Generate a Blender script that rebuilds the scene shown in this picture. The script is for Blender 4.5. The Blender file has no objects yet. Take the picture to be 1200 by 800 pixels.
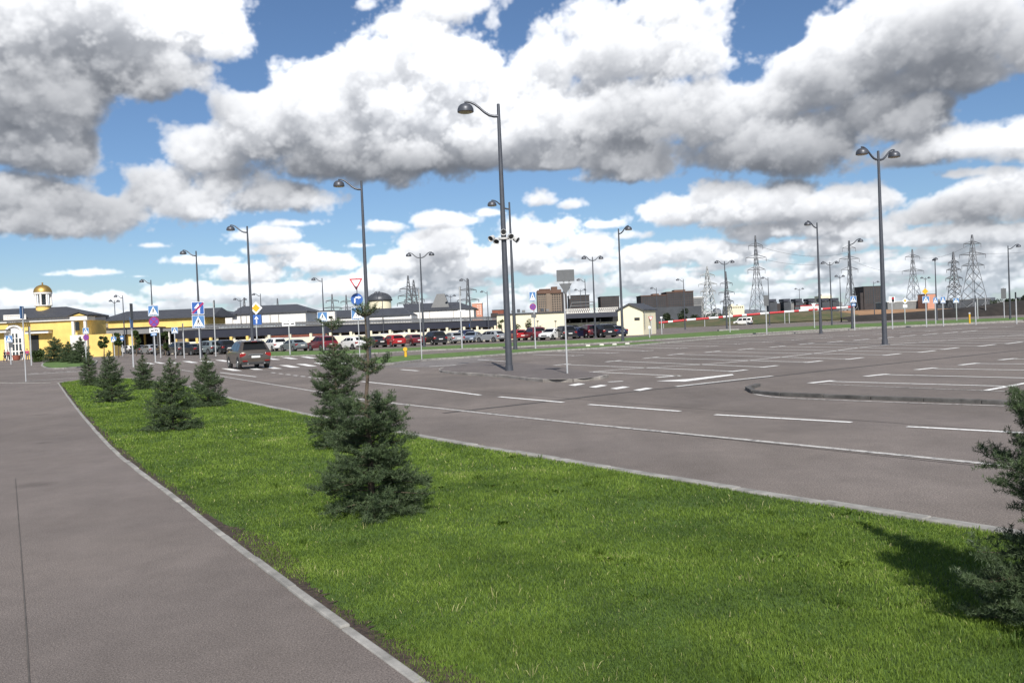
import bpy, bmesh, math, random
import numpy as np
from mathutils import Vector, Matrix
random.seed(7); R=math.radians
S=bpy.context.scene; COL=S.collection
# ------------------------------------------------------------------ camera
EYE=1.75; ZR=-0.10                      # eye height; level of road and car park
ROLL=R(-2.4); PITCH=R(-0.92); FPX=1000.0
def pix_dir(x,y):
    cx,cy=(x-600)/FPX,(400-y)/FPX
    c,s=math.cos(ROLL),math.sin(ROLL)
    rx,ry=cx*c-cy*s, cx*s+cy*c
    cp,sp=math.cos(PITCH),math.sin(PITCH)
    return (rx, cp-ry*sp, sp+ry*cp)
def azel(x,y):
    d=pix_dir(x,y); n=math.sqrt(sum(k*k for k in d))
    return math.degrees(math.atan2(d[0],d[1])), math.degrees(math.asin(d[2]/n))
def G(x,y,z=ZR):                        # surveyed ground point
    d=pix_dir(x,y); t=(z-EYE)/min(d[2],-1e-4)
    return Vector((d[0]*t,d[1]*t,z))
def at(x,y,D):                          # point at distance D along +Y
    d=pix_dir(x,y); t=D/d[1]
    return Vector((d[0]*t,D,EYE+d[2]*t))
cd=bpy.data.cameras.new('camera'); cam=bpy.data.objects.new('camera',cd); COL.objects.link(cam)
cd.lens=30; cd.sensor_width=36; cd.clip_end=6000; cd.clip_start=.05
cam.matrix_world=Matrix.Translation((0,0,EYE))@Matrix.Rotation(math.pi/2+PITCH,4,'X')@Matrix.Rotation(ROLL,4,'Z')
S.camera=cam
# ------------------------------------------------------------------ materials
MATS={}
def M(name,col,rough=.7,metal=0,var=.18,scale=2.0,bump=0.,bscale=40,spec=.5,coat=0):
    if name in MATS: return MATS[name]
    m=bpy.data.materials.new(name); m.use_nodes=True; nt=m.node_tree; b=nt.nodes['Principled BSDF']
    b.inputs['Roughness'].default_value=rough; b.inputs['Metallic'].default_value=metal
    b.inputs['Specular IOR Level'].default_value=spec
    if coat: b.inputs['Coat Weight'].default_value=coat; b.inputs['Coat Roughness'].default_value=.05
    tc=nt.nodes.new('ShaderNodeTexCoord'); n=nt.nodes.new('ShaderNodeTexNoise')
    n.inputs['Scale'].default_value=scale; n.inputs['Detail'].default_value=6; n.inputs['Roughness'].default_value=.65
    nt.links.new(tc.outputs['Object'],n.inputs['Vector'])
    r=nt.nodes.new('ShaderNodeValToRGB'); lo=[max(0,c*(1-var)) for c in col[:3]]; hi=[min(1,c*(1+var)) for c in col[:3]]
    r.color_ramp.elements[0].position=.3; r.color_ramp.elements[1].position=.7
    r.color_ramp.elements[0].color=(*lo,1); r.color_ramp.elements[1].color=(*hi,1)
    nt.links.new(n.outputs['Fac'],r.inputs['Fac']); nt.links.new(r.outputs['Color'],b.inputs['Base Color'])
    if bump:
        n2=nt.nodes.new('ShaderNodeTexNoise'); n2.inputs['Scale'].default_value=bscale; n2.inputs['Detail'].default_value=4
        nt.links.new(tc.outputs['Object'],n2.inputs['Vector'])
        bp=nt.nodes.new('ShaderNodeBump'); bp.inputs['Strength'].default_value=bump; bp.inputs['Distance'].default_value=.02
        nt.links.new(n2.outputs['Fac'],bp.inputs['Height']); nt.links.new(bp.outputs['Normal'],b.inputs['Normal'])
    MATS[name]=m; return m
def asphalt(name,col,fine=90.,crack=0.,streak=None,spots=0.):
    m=bpy.data.materials.new(name); m.use_nodes=True; nt=m.node_tree; L=nt.links; b=nt.nodes['Principled BSDF']
    N=lambda t,**k:[nt.nodes.new(t)][0]
    tc=N('ShaderNodeTexCoord'); P=tc.outputs['Object']
    def noise(sc,det=5,ro=.6,vec=None):
        n=N('ShaderNodeTexNoise'); n.inputs['Scale'].default_value=sc; n.inputs['Detail'].default_value=det; n.inputs['Roughness'].default_value=ro
        L.new(vec or P,n.inputs['Vector']); return n.outputs['Fac']
    def mr(v,a,bb,c,d):
        n=N('ShaderNodeMapRange'); L.new(v,n.inputs['Value'])
        for k,q in zip(('From Min','From Max','To Min','To Max'),(a,bb,c,d)): n.inputs[k].default_value=q
        return n.outputs['Result']
    def mul(a,c):
        n=N('ShaderNodeMath'); n.operation='MULTIPLY'; L.new(a,n.inputs[0]); L.new(c,n.inputs[1]); return n.outputs[0]
    f=mr(noise(.35,6,.62),.32,.68,.86,1.13)
    f=mul(f,mr(noise(2.6,5,.7),.3,.7,.90,1.09))
    f=mul(f,mr(noise(fine,2,.6),.30,.70,.58,1.45))
    vo=N('ShaderNodeTexVoronoi'); vo.inputs['Scale'].default_value=fine*1.6; L.new(P,vo.inputs['Vector'])
    f=mul(f,mr(vo.outputs['Distance'],.0,.55,1.30,.80))
    mp=N('ShaderNodeMapping'); L.new(P,mp.inputs['Vector'])
    mp.inputs['Rotation'].default_value=(0,0,R(streak if streak is not None else 38)); mp.inputs['Scale'].default_value=(1.2,.05,1)
    f=mul(f,mr(noise(1.5,5,.65,mp.outputs['Vector']),.3,.7,.94,1.05))
    if spots:
        v2=N('ShaderNodeTexVoronoi'); v2.inputs['Scale'].default_value=spots; v2.inputs['Randomness'].default_value=1
        dz=N('ShaderNodeTexNoise'); dz.inputs['Scale'].default_value=3.5; dz.inputs['Detail'].default_value=4; L.new(P,dz.inputs['Vector'])
        mx2=N('ShaderNodeMix'); mx2.data_type='VECTOR'; mx2.inputs['Factor'].default_value=.10; L.new(P,mx2.inputs[4]); L.new(dz.outputs['Color'],mx2.inputs[5]); L.new(mx2.outputs[1],v2.inputs['Vector'])
        sc2=N('ShaderNodeSeparateColor'); L.new(v2.outputs['Color'],sc2.inputs[0])
        rad=mr(sc2.outputs[0],.55,1.,.0,.16); sb=N('ShaderNodeMath'); sb.operation='SUBTRACT'; L.new(v2.outputs['Distance'],sb.inputs[0]); L.new(rad,sb.inputs[1])
        f=mul(f,mr(sb.outputs[0],-.05,.02,.72,1.))
        # broad repaired and dusty areas
        f=mul(f,mr(noise(.09,4,.55),.44,.54,.93,1.05))
    if crack:
        d=N('ShaderNodeTexNoise'); d.inputs['Scale'].default_value=1.2; d.inputs['Detail'].default_value=5; L.new(P,d.inputs['Vector'])
        mx=N('ShaderNodeMix'); mx.data_type='VECTOR'; mx.inputs['Factor'].default_value=.35; L.new(P,mx.inputs[4]); L.new(d.outputs['Color'],mx.inputs[5])
        v=N('ShaderNodeTexVoronoi'); v.feature='DISTANCE_TO_EDGE'; v.inputs['Scale'].default_value=.55; L.new(mx.outputs[1],v.inputs['Vector'])
        lim=mr(noise(.7,2),.52,.60,0,1)
        c=mr(v.outputs['Distance'],0,.006,1-crack,1); q=N('ShaderNodeMix'); q.data_type='FLOAT'; L.new(lim,q.inputs[0]); q.inputs[2].default_value=1; L.new(c,q.inputs[3])
        f=mul(f,q.outputs[0])
    cm=N('ShaderNodeMix'); cm.data_type='RGBA'; cm.inputs[6].default_value=(*[c*1.07 for c in col],1); cm.inputs[7].default_value=(col[0]*.93,col[1]*.95,col[2]*1.03,1)
    L.new(noise(.22,3),cm.inputs[0])
    vm=N('ShaderNodeVectorMath'); vm.operation='SCALE'; L.new(cm.outputs[2],vm.inputs[0]); L.new(f,vm.inputs['Scale'])
    L.new(vm.outputs[0],b.inputs['Base Color']); b.inputs['Roughness'].default_value=.88; b.inputs['Specular IOR Level'].default_value=.28
    bp=N('ShaderNodeBump'); bp.inputs['Strength'].default_value=.5; bp.inputs['Distance'].default_value=.006
    L.new(vo.outputs['Distance'],bp.inputs['Height']); L.new(bp.outputs['Normal'],b.inputs['Normal'])
    return m
def paint(name,col,wear=.5):
    m=bpy.data.materials.new(name); m.use_nodes=True; nt=m.node_tree; L=nt.links; b=nt.nodes['Principled BSDF']
    tc=nt.nodes.new('ShaderNodeTexCoord'); n=nt.nodes.new('ShaderNodeTexNoise'); n.inputs['Scale'].default_value=9; n.inputs['Detail'].default_value=8; n.inputs['Roughness'].default_value=.75
    L.new(tc.outputs['Object'],n.inputs['Vector']); r=nt.nodes.new('ShaderNodeValToRGB')
    r.color_ramp.elements[0].position=.28+.2*wear; r.color_ramp.elements[1].position=.42+.2*wear
    r.color_ramp.elements[0].color=(.17,.16,.155,1); r.color_ramp.elements[1].color=(*col,1)
    L.new(n.outputs['Fac'],r.inputs['Fac']); L.new(r.outputs['Color'],b.inputs['Base Color']); b.inputs['Roughness'].default_value=.7
    return m
def leafy(name,c0,c1,attr='rnd',rough=.55,trans=.25,patch=.0):
    m=bpy.data.materials.new(name); m.use_nodes=True; nt=m.node_tree; L=nt.links; b=nt.nodes['Principled BSDF']
    a=nt.nodes.new('ShaderNodeAttribute'); a.attribute_name=attr
    r=nt.nodes.new('ShaderNodeValToRGB'); r.color_ramp.elements[0].color=(*c0,1); r.color_ramp.elements[1].color=(*c1,1)
    if patch:
        tc=nt.nodes.new('ShaderNodeTexCoord'); n=nt.nodes.new('ShaderNodeTexNoise'); n.inputs['Scale'].default_value=.9; n.inputs['Detail'].default_value=5; n.inputs['Roughness'].default_value=.65
        L.new(tc.outputs['Object'],n.inputs['Vector'])
        mr=nt.nodes.new('ShaderNodeMapRange'); L.new(n.outputs['Fac'],mr.inputs['Value'])
        for k,q in zip(('From Min','From Max','To Min','To Max'),(.3,.7,-patch,patch)): mr.inputs[k].default_value=q
        ad=nt.nodes.new('ShaderNodeMath'); ad.operation='ADD'; L.new(mr.outputs[0],ad.inputs[0]); L.new(a.outputs['Fac'],ad.inputs[1]); L.new(ad.outputs[0],r.inputs['Fac'])
    else: L.new(a.outputs['Fac'],r.inputs['Fac'])
    L.new(r.outputs['Color'],b.inputs['Base Color']); b.inputs['Roughness'].default_value=rough; b.inputs['Specular IOR Level'].default_value=.3
    if trans:
        t=nt.nodes.new('ShaderNodeBsdfTranslucent'); L.new(r.outputs['Color'],t.inputs['Color']); mx=nt.nodes.new('ShaderNodeMixShader'); mx.inputs[0].default_value=trans
        L.new(b.outputs[0],mx.inputs[1]); L.new(t.outputs[0],mx.inputs[2]); L.new(mx.outputs[0],nt.nodes['Material Output'].inputs['Surface'])
    return m
# ------------------------------------------------------------------ objects
def tag(o,label=None,cat=None,group=None,kind=None):
    if label: o['label']=label
    if cat: o['category']=cat
    if group: o['group']=group
    if kind: o['kind']=kind
    return o
def empty(name,loc,rz=0,label=None,cat=None,group=None,sc=1):
    o=bpy.data.objects.new(name,None); COL.objects.link(o); o.location=loc; o.rotation_euler=(0,0,rz); o.scale=(sc,sc,sc); o.empty_display_size=.3
    return tag(o,label,cat,group)
def kids(o): return [c for c in bpy.data.objects if c.parent==o]
TREES={}
def copy_tree(o,parent=None):
    c=o.copy(); COL.objects.link(c); c.parent=parent
    if o.name not in TREES: TREES[o.name]=kids(o)
    for k in TREES[o.name]: copy_tree(k,c)
    return c
class MB:
    def __init__(s): s.v=[]; s.f=[]; s.mi=[]; s.m=0
    def add(s,vs,fs):
        b=len(s.v); s.v+= [tuple(p) for p in vs]; s.f+=[tuple(i+b for i in f) for f in fs]; s.mi+=[s.m]*len(fs); return s
    def box(s,x0,x1,y0,y1,z0,z1):
        return s.add([(x0,y0,z0),(x1,y0,z0),(x1,y1,z0),(x0,y1,z0),(x0,y0,z1),(x1,y0,z1),(x1,y1,z1),(x0,y1,z1)],
          [(0,3,2,1),(4,5,6,7),(0,1,5,4),(1,2,6,5),(2,3,7,6),(3,0,4,7)])
    def tube(s,pts,rad,n=8,cap=True):
        pts=[Vector(p) for p in pts]; rs=rad if isinstance(rad,(list,tuple)) else [rad]*len(pts); vs=[]; fs=[]
        for i,p in enumerate(pts):
            t=(pts[min(i+1,len(pts)-1)]-pts[max(i-1,0)]).normalized()
            a=t.cross(Vector((0,1,0) if abs(t.y)<.9 else (1,0,0))).normalized(); b=t.cross(a)
            vs+=[p+(a*math.cos(2*math.pi*k/n)+b*math.sin(2*math.pi*k/n))*rs[i] for k in range(n)]
        for i in range(len(pts)-1):
            for k in range(n): fs.append((i*n+k,i*n+(k+1)%n,(i+1)*n+(k+1)%n,(i+1)*n+k))
        if cap: fs+=[tuple(range(n))[::-1],tuple((len(pts)-1)*n+k for k in range(n))]
        return s.add(vs,fs)
    def lathe(s,prof,n=16,c=(0,0,0)):
        vs=[(c[0]+r*math.cos(2*math.pi*k/n),c[1]+r*math.sin(2*math.pi*k/n),c[2]+z) for r,z in prof for k in range(n)]
        fs=[(i*n+k,i*n+(k+1)%n,(i+1)*n+(k+1)%n,(i+1)*n+k) for i in range(len(prof)-1) for k in range(n)]
        fs+=[tuple(range(n))[::-1],tuple((len(prof)-1)*n+k for k in range(n))]
        return s.add(vs,fs)
    def prism_y(s,poly,y0,y1):            # polygon in x,z pushed along y
        n=len(poly); vs=[(x,y0,z) for x,z in poly]+[(x,y1,z) for x,z in poly]
        return s.add(vs,[tuple(range(n)),tuple(range(2*n-1,n-1,-1))]+[((i+1)%n,i,n+i,n+(i+1)%n) for i in range(n)])
    def prism_z(s,poly,z0,z1):            # polygon in x,y pushed along z
        n=len(poly); vs=[(p[0],p[1],z0) for p in poly]+[(p[0],p[1],z1) for p in poly]
        return s.add(vs,[tuple(range(n))[::-1],tuple(range(n,2*n))]+[(i,(i+1)%n,n+(i+1)%n,n+i) for i in range(n)])
    def build(s,name,mats,parent=None,loc=None,smooth=False,bevel=0,fixn=True):
        me=bpy.data.meshes.new(name); me.from_pydata(s.v,[],s.f)
        for m in (mats if isinstance(mats,(list,tuple)) else [mats]): me.materials.append(m)
        if any(s.mi): me.polygons.foreach_set('material_index',s.mi)
        if fixn:
            bm=bmesh.new(); bm.from_mesh(me); bmesh.ops.recalc_face_normals(bm,faces=bm.faces); bm.to_mesh(me); bm.free()
        if smooth:
            me.polygons.foreach_set('use_smooth',[True]*len(me.polygons)); me.set_sharp_from_angle(angle=R(40))
        o=bpy.data.objects.new(name,me); COL.objects.link(o)
        if parent: o.parent=parent
        if loc: o.location=loc
        if bevel:
            b=o.modifiers.new('bevel','BEVEL'); b.width=bevel; b.segments=2; b.limit_method='ANGLE'
        return o
def np_obj(name,V,F,mats,parent=None,rnd=None,mi=None,k=3):
    me=bpy.data.meshes.new(name); V=np.asarray(V,np.float32); F=np.asarray(F,np.int32)
    me.vertices.add(len(V)); me.vertices.foreach_set('co',V.ravel())
    me.loops.add(F.size); me.loops.foreach_set('vertex_index',F.ravel())
    me.polygons.add(len(F)); me.polygons.foreach_set('loop_start',np.arange(len(F),dtype=np.int32)*k)
    for m in (mats if isinstance(mats,(list,tuple)) else [mats]): me.materials.append(m)
    if mi is not None: me.polygons.foreach_set('material_index',np.asarray(mi,np.int32))
    if rnd is not None:
        a=me.attributes.new('rnd','FLOAT','POINT'); a.data.foreach_set('value',np.asarray(rnd,np.float32))
    me.update(calc_edges=True); me.validate()
    o=bpy.data.objects.new(name,me); COL.objects.link(o)
    if parent: o.parent=parent
    return o
def poly_sheet(name,pts,mat,z=None):
    bm=bmesh.new(); vs=[bm.verts.new((p[0],p[1],p[2] if z is None else z)) for p in pts]
    f=bm.faces.new(vs); f.normal_update()
    if f.normal.z<0: f.normal_flip()
    bmesh.ops.triangulate(bm,faces=[f]); me=bpy.data.meshes.new(name); bm.to_mesh(me); bm.free(); me.materials.append(mat)
    o=bpy.data.objects.new(name,me); COL.objects.link(o); return o
def ribbon(mb,pts,w,z):                   # flat stripe along a line on the ground
    pts=[Vector((p[0],p[1],0)) for p in pts]; vs=[]
    for i,p in enumerate(pts):
        t=(pts[min(i+1,len(pts)-1)]-pts[max(i-1,0)]).normalized(); n=Vector((-t.y,t.x,0))
        vs+=[p+n*w/2+Vector((0,0,z)),p-n*w/2+Vector((0,0,z))]
    mb.add(vs,[(2*i,2*i+1,2*i+3,2*i+2) for i in range(len(pts)-1)])
def resample(pts,step):
    out=[Vector(pts[0])]; 
    for a,b in zip(pts[:-1],pts[1:]):
        a,b=Vector(a),Vector(b); n=max(1,int((b-a).length/step))
        out+=[a.lerp(b,(i+1)/n) for i in range(n)]
    return out
def smooth_line(pts,n=12):                # Catmull-Rom through surveyed points
    P=[Vector(p) for p in pts]; P=[P[0]*2-P[1]]+P+[P[-1]*2-P[-2]]; out=[]
    for i in range(1,len(P)-2):
        for k in range(n):
            t=k/n; a,b,c,d=P[i-1:i+3]
            out.append(.5*((2*b)+(c-a)*t+(2*a-5*b+4*c-d)*t*t+(3*b-a-3*c+d)*t**3))
    out.append(P[-2]); return out
def kerb(name,pts,w,z0,z1,mat,stone=1.0,side=0,label=None):
    mb=MB(); pts=[Vector((p[0],p[1],0)) for p in pts]; L=[0]
    for a,b in zip(pts[:-1],pts[1:]): L.append(L[-1]+(b-a).length)
    def pt(s):
        for i in range(len(pts)-1):
            if s<=L[i+1]: return pts[i].lerp(pts[i+1],(s-L[i])/max(L[i+1]-L[i],1e-6))
        return pts[-1]
    n=int(L[-1]/stone); rr=random.Random(3)
    for i in range(n):
        a=pt(i*stone+.006); b=pt((i+1)*stone-.006); t=(b-a).normalized(); nn=Vector((-t.y,t.x,0)); o=nn*(w*side+rr.uniform(-.006,.006)); dz=rr.uniform(-.006,.006)
        c=[a+o+nn*w/2,b+o+nn*w/2,b+o-nn*w/2,a+o-nn*w/2]
        mb.prism_z([(p.x,p.y) for p in c],z0,z1+dz)
    o=mb.build(name,mat,bevel=.012); return tag(o,kind='structure')
SUN_E=4.3; SKY=.074; SKT=(.80,.90,1.02); CL=.81; CA=.92; EXPO=0.42

# ------------------------------------------------------------------ cloud field

CLOUDS=[ # x, y, rx, ry (photo pixels), strength
 (20,15,150,62,1),(150,18,140,58,1),(240,34,72,52,1),(150,84,106,50,1),(40,110,110,70,1),(48,176,76,42,1),(176,108,40,24,1),
 (10,230,76,34,1),(40,262,96,28,1),(105,258,60,24,1),(70,238,60,24,1),
 (185,222,78,46,1),(242,180,68,58,1),(230,238,92,28,1),(302,152,76,66,1),(310,232,76,28,1),(265,215,70,34,1),(130,246,62,26,1),(340,262,70,10,.5),(368,125,72,66,1),(440,110,80,68,1),
 (450,182,125,42,1),(370,190,70,36,1),(515,88,78,76,1),(545,160,95,50,1),(530,14,80,34,.72),(455,35,46,26,.7),(575,24,36,30,.6),(640,60,60,40,.7),(420,8,40,20,.5),(880,75,46,40,.7),(620,135,78,58,1),(640,80,46,40,1),(720,62,84,56,1),
 (720,140,105,58,1),(740,188,72,34,1),(800,55,66,56,1),(830,140,60,50,1),(640,185,60,26,1),(690,30,50,35,.9),(780,10,70,35,1),
 (905,110,66,46,1),(895,172,76,42,1),(960,85,78,60,1),(960,172,90,44,1),(1040,55,88,66,1),(1050,140,88,46,1),(1130,30,110,58,1),(1062,98,56,34,1),(1140,85,70,36,1),(1210,50,70,60,1),
 (1130,168,96,32,1),(1195,165,70,36,1),(1065,182,66,22,1),(1120,205,80,14,.7),
 (1118,245,58,26,1),(1172,236,70,40,1),(1080,255,44,14,1),
 (785,250,50,22,1),(850,234,56,28,1),(900,244,78,30,1),(970,244,70,26,1),(1020,232,44,20,1),
 (636,235,28,14,.8),(668,241,26,9,.8),(515,260,45,12,.95),(450,266,36,11,.95),(312,277,48,15,.9),
 (640,275,48,26,1),(612,300,60,26,1),(684,292,44,20,1),(520,290,54,24,1),(478,310,52,20,1),(562,312,52,24,1),
 (372,308,60,15,.95),(300,322,56,16,.9),(212,342,56,14,.9),(330,342,120,13,.9),(135,352,60,10,.8),(30,350,50,12,.8),(430,335,80,14,.95),
 (335,293,56,11,.8),(425,288,44,8,.65),(705,264,46,9,.7),(575,250,30,7,.55),(245,306,60,9,.65),(100,320,60,7,.5),(738,276,34,10,.7),(180,288,40,6,.45),
 (900,272,50,15,1),(965,268,50,16,1),(1010,272,60,13,1),(1110,277,90,15,1),(1195,275,60,15,1),(820,300,50,15,1),(760,325,60,13,.9),
 (735,298,40,12,.7),(850,262,50,8,.6),(60,322,34,4,.45),(160,324,30,3,.4),(25,356,60,12,.9),(130,352,55,12,.85),(110,366,80,9,.9)]
import random as _r
_r=_r.Random(12)
for _i in range(620):
    _x=_r.uniform(-60,1260); _y=296+90*_r.random()**.85+.0*_x
    _y+=(600-_x)*.042
    if _x<430 and _y<330+(430-_x)*.04: continue
    _s=.45+.55*(380-_y)/100
    CLOUDS.append((_x,_y,_r.uniform(22,60)*_s,_r.uniform(8,15)*_s,_r.uniform(.62,1)))
DARKS=[(70,170,95,60,1.5),(140,95,110,36,.9),(30,110,70,50,.7),(62,158,22,12,-.9),(210,120,60,35,.8),(50,255,110,35,1.3),(150,240,60,35,.5),(430,200,150,26,2.4),(300,215,70,30,.9),(330,180,60,40,.5),
 (560,200,80,22,1.2),(745,180,100,38,2.0),(830,185,70,35,1.0),(930,203,100,28,2.2),(1000,175,60,30,1.2),(1060,110,95,48,1.9),(1135,85,80,45,1.3),(940,120,60,40,.7),(1120,30,100,40,.6),(1110,198,90,16,1.6),(1150,252,90,24,2.0),
 (880,266,130,10,1.2),(535,105,110,75,-.55),(225,190,60,30,-.3),(995,55,50,40,-.4),(1130,172,90,16,-.6),(890,228,110,14,-.6),(1150,212,70,10,-.5),(230,30,60,30,-.3),(640,275,50,20,-.3),(640,245,30,8,.8),(480,275,70,8,.8),(700,100,60,50,.5),(800,110,60,50,.5),(560,30,70,40,.4)]
HOLES=[(222,128,20,13,.7),(150,160,22,20,.8),(288,92,18,14,.6),(604,34,13,22,.7),(905,44,30,14,.8),(1172,122,34,12,.9),(1065,215,26,9,.8),(130,215,16,14,.6),(345,35,40,22,.7),(640,205,60,6,.4),(880,88,18,14,.7)]
NAMP=.70
def bake_clouds(azel, U0=-40., U1=40., V0=-1.5, V1=25.5, PPD=14, NW=30, seed=4):
    nu=int((U1-U0)*PPD); nv=int((V1-V0)*PPD)
    u=np.linspace(U0,U1,nu,dtype=np.float32); v=np.linspace(V0,V1,nv,dtype=np.float32)
    DW=0.42; w=((np.arange(NW)-NW/2+.5)*DW).astype(np.float32)
    rng=np.random.default_rng(seed); L=rng.random((64,64,64),dtype=np.float32)
    e=np.clip((v+3.0)/14.,.16,1.15); F=np.cumsum(1/e)*(v[1]-v[0])
    f=np.full((nv,nu,NW),-9.,np.float32)
    for (x,y,rx,ry,s) in CLOUDS:
        a,el=azel(x,y); k=math.degrees(1/1000.)*math.cos(math.radians(a))**1.3
        rx_,ry_=rx*k,ry*k; rz=min(5.6,.55*(rx_+ry_)*.9+.2)
        i0,i1=np.searchsorted(u,[a-rx_*1.7,a+rx_*1.7]); j0,j1=np.searchsorted(v,[el-ry_*1.7,el+ry_*1.7])
        if i1<=i0 or j1<=j0: continue
        du=((u[i0:i1]-a)/rx_)[None,:,None]; dv=((v[j0:j1]-el)/ry_)[:,None,None]; dw=(w/rz)[None,None,:]
        dv=np.where(dv<0,dv*1.4,dv)
        g=s*1.0-np.sqrt(du*du+dv*dv+dw*dw)
        f[j0:j1,i0:i1]=np.maximum(f[j0:j1,i0:i1],g.astype(np.float32))
    for (x,y,rx,ry,s) in HOLES:
        a,el=azel(x,y); k=math.degrees(1/1000.)
        f-=(1.25*s*np.exp(-((u[None,:]-a)/(rx*k))**2-((v[:,None]-el)/(ry*k))**2)).astype(np.float32)[:,:,None]
    idx=np.nonzero(f>-.62)
    fv=f[idx]; ee=e[idx[0]]
    X0=u[idx[1]]; Y0=v[idx[0]]; Z0=w[idx[2]]
    def vn(x,y,z):
        xi=np.floor(x);yi=np.floor(y);zi=np.floor(z)
        fx=x-xi;fy=y-yi;fz=z-zi
        fx=fx*fx*(3-2*fx);fy=fy*fy*(3-2*fy);fz=fz*fz*(3-2*fz)
        x0=xi.astype(np.int32)&63;y0=yi.astype(np.int32)&63;z0=zi.astype(np.int32)&63
        x1=(x0+1)&63;y1=(y0+1)&63;z1=(z0+1)&63
        a=L[x0,y0,z0]*(1-fx)+L[x1,y0,z0]*fx; b=L[x0,y1,z0]*(1-fx)+L[x1,y1,z0]*fx
        c=L[x0,y0,z1]*(1-fx)+L[x1,y0,z1]*fx; d=L[x0,y1,z1]*(1-fx)+L[x1,y1,z1]*fx
        a=a*(1-fy)+b*fy; c=c*(1-fy)+d*fy
        return (a*(1-fz)+c*fz)*2-1
    # tileable cellular noise: rounded puffs
    NC=9; RS=72; fp=(np.stack(np.meshgrid(*[np.arange(NC)]*3,indexing='ij'),-1)+rng.random((NC,NC,NC,3))).astype(np.float32)
    gp=np.stack(np.meshgrid(*[(np.arange(RS)+.5)*NC/RS]*3,indexing='ij'),-1).astype(np.float32); ci=np.floor(gp).astype(int); wd=np.full((RS,)*3,9.,np.float32)
    for i in (-1,0,1):
        for j in (-1,0,1):
            for k in (-1,0,1):
                c=ci+np.array([i,j,k]); q=fp[c[...,0]%NC,c[...,1]%NC,c[...,2]%NC]+(c-c%NC)
                wd=np.minimum(wd,((q-gp)**2).sum(-1))
    WT=1-np.sqrt(wd); WT=(WT-WT.mean())/WT.std()
    def wn(x,y,z):
        m=RS/NC; x=x*m;y=y*m;z=z*m; xi=np.floor(x);yi=np.floor(y);zi=np.floor(z); fx=x-xi;fy=y-yi;fz=z-zi
        x0=xi.astype(np.int32)%RS;y0=yi.astype(np.int32)%RS;z0=zi.astype(np.int32)%RS; x1=(x0+1)%RS;y1=(y0+1)%RS;z1=(z0+1)%RS
        p=(WT[x0,y0,z0]*(1-fx)+WT[x1,y0,z0]*fx)*(1-fy)+(WT[x0,y1,z0]*(1-fx)+WT[x1,y1,z0]*fx)*fy
        r=(WT[x0,y0,z1]*(1-fx)+WT[x1,y0,z1]*fx)*(1-fy)+(WT[x0,y1,z1]*(1-fx)+WT[x1,y1,z1]*fx)*fy
        return p*(1-fz)+r*fz
    n=0.; tot=0.; fr=.16
    OCT=((.16,.55,0),(.30,.50,1),(.62,.42,1),(1.30,.27,1),(2.7,.17,1),(5.4,.10,1),(3.6,.10,0))
    for o,(fr,amp,kind) in enumerate(OCT):
        th=.7+o*1.1; c,q=math.cos(th),math.sin(th)
        X=(X0*c+Y0*q*1.15+Z0*.31)*fr+o*17.3; Y=(Y0*1.15*c-X0*q+Z0*.47)*fr+o*7.1; Z=(Z0-.3*X0+.4*Y0)*fr+o*3.7
        q=wn(X+50,Y+50,Z+50)*.62 if kind else vn(X,Y,Z)*1.5
        wt=amp*np.clip(1-np.maximum(0,np.log2(.20/(fr*ee)))*.8,0,1)       # wide lumps only where the clouds are near
        n=n+wt*q; tot=tot+wt
    fv=fv+NAMP*n/tot**.8
    dens=np.zeros_like(f); dens[idx]=np.clip(fv*2.8,0,1)*(.55+.45*np.clip(fv*1.2,0,1))
    # optical depth towards the sun, accumulated row by row from the top
    LU,LV,LW=.12,.90,-.42
    kst=(v[1]-v[0])/LV; sw=LW/LV*(v[1]-v[0])/DW; su=LU/LV*(v[1]-v[0])/(u[1]-u[0])
    tau=np.zeros_like(dens); prev=np.zeros((nu,NW),np.float32)
    fw=-sw
    for j in range(nv-1,-1,-1):
        sh=prev.copy(); sh[:,1:]=prev[:,1:]*(1-fw)+prev[:,:-1]*fw; sh[:,0]=prev[:,0]*(1-fw)
        s2=sh.copy(); s2[:-1]=sh[:-1]*(1-su)+sh[1:]*su
        # slight diffusion of the beam
        s2=s2*np.where(dens[j]>.02,1.,.86)
        prev=s2*.84+.08*(np.roll(s2,1,0)+np.roll(s2,-1,0))+dens[j]*kst*.85/np.sqrt(e[j])
        tau[j]=prev
    sun=.74*np.exp(-1.3*tau)+.26*np.exp(-.28*tau)
    amb=.34+.26*np.exp(-.4*tau)
    D=np.zeros((nv,nu),np.float32)
    for (x,y,rx,ry,s) in DARKS:  # hand-placed shade painted into the clouds; negative ones brighten them
        a,el=azel(x,y); k=math.degrees(1/1000.)
        D+=s*np.exp(-((u[None,:]-a)/(rx*k))**2-((v[:,None]-el)/(ry*k))**2)
    dk=np.exp(-.46*D)[:,:,None]
    sun*=dk; amb*=.45+.55*dk
    T=np.ones((nv,nu),np.float32); S=np.zeros_like(T); A=np.zeros_like(T)
    for k in range(NW):
        al=1-np.exp(-dens[:,:,k]*DW*2.6/np.sqrt(e)[:,None])
        S+=T*al*sun[:,:,k]; A+=T*al*amb[:,:,k]; T*=1-al
    al=1-T
    return S,A,al
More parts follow.
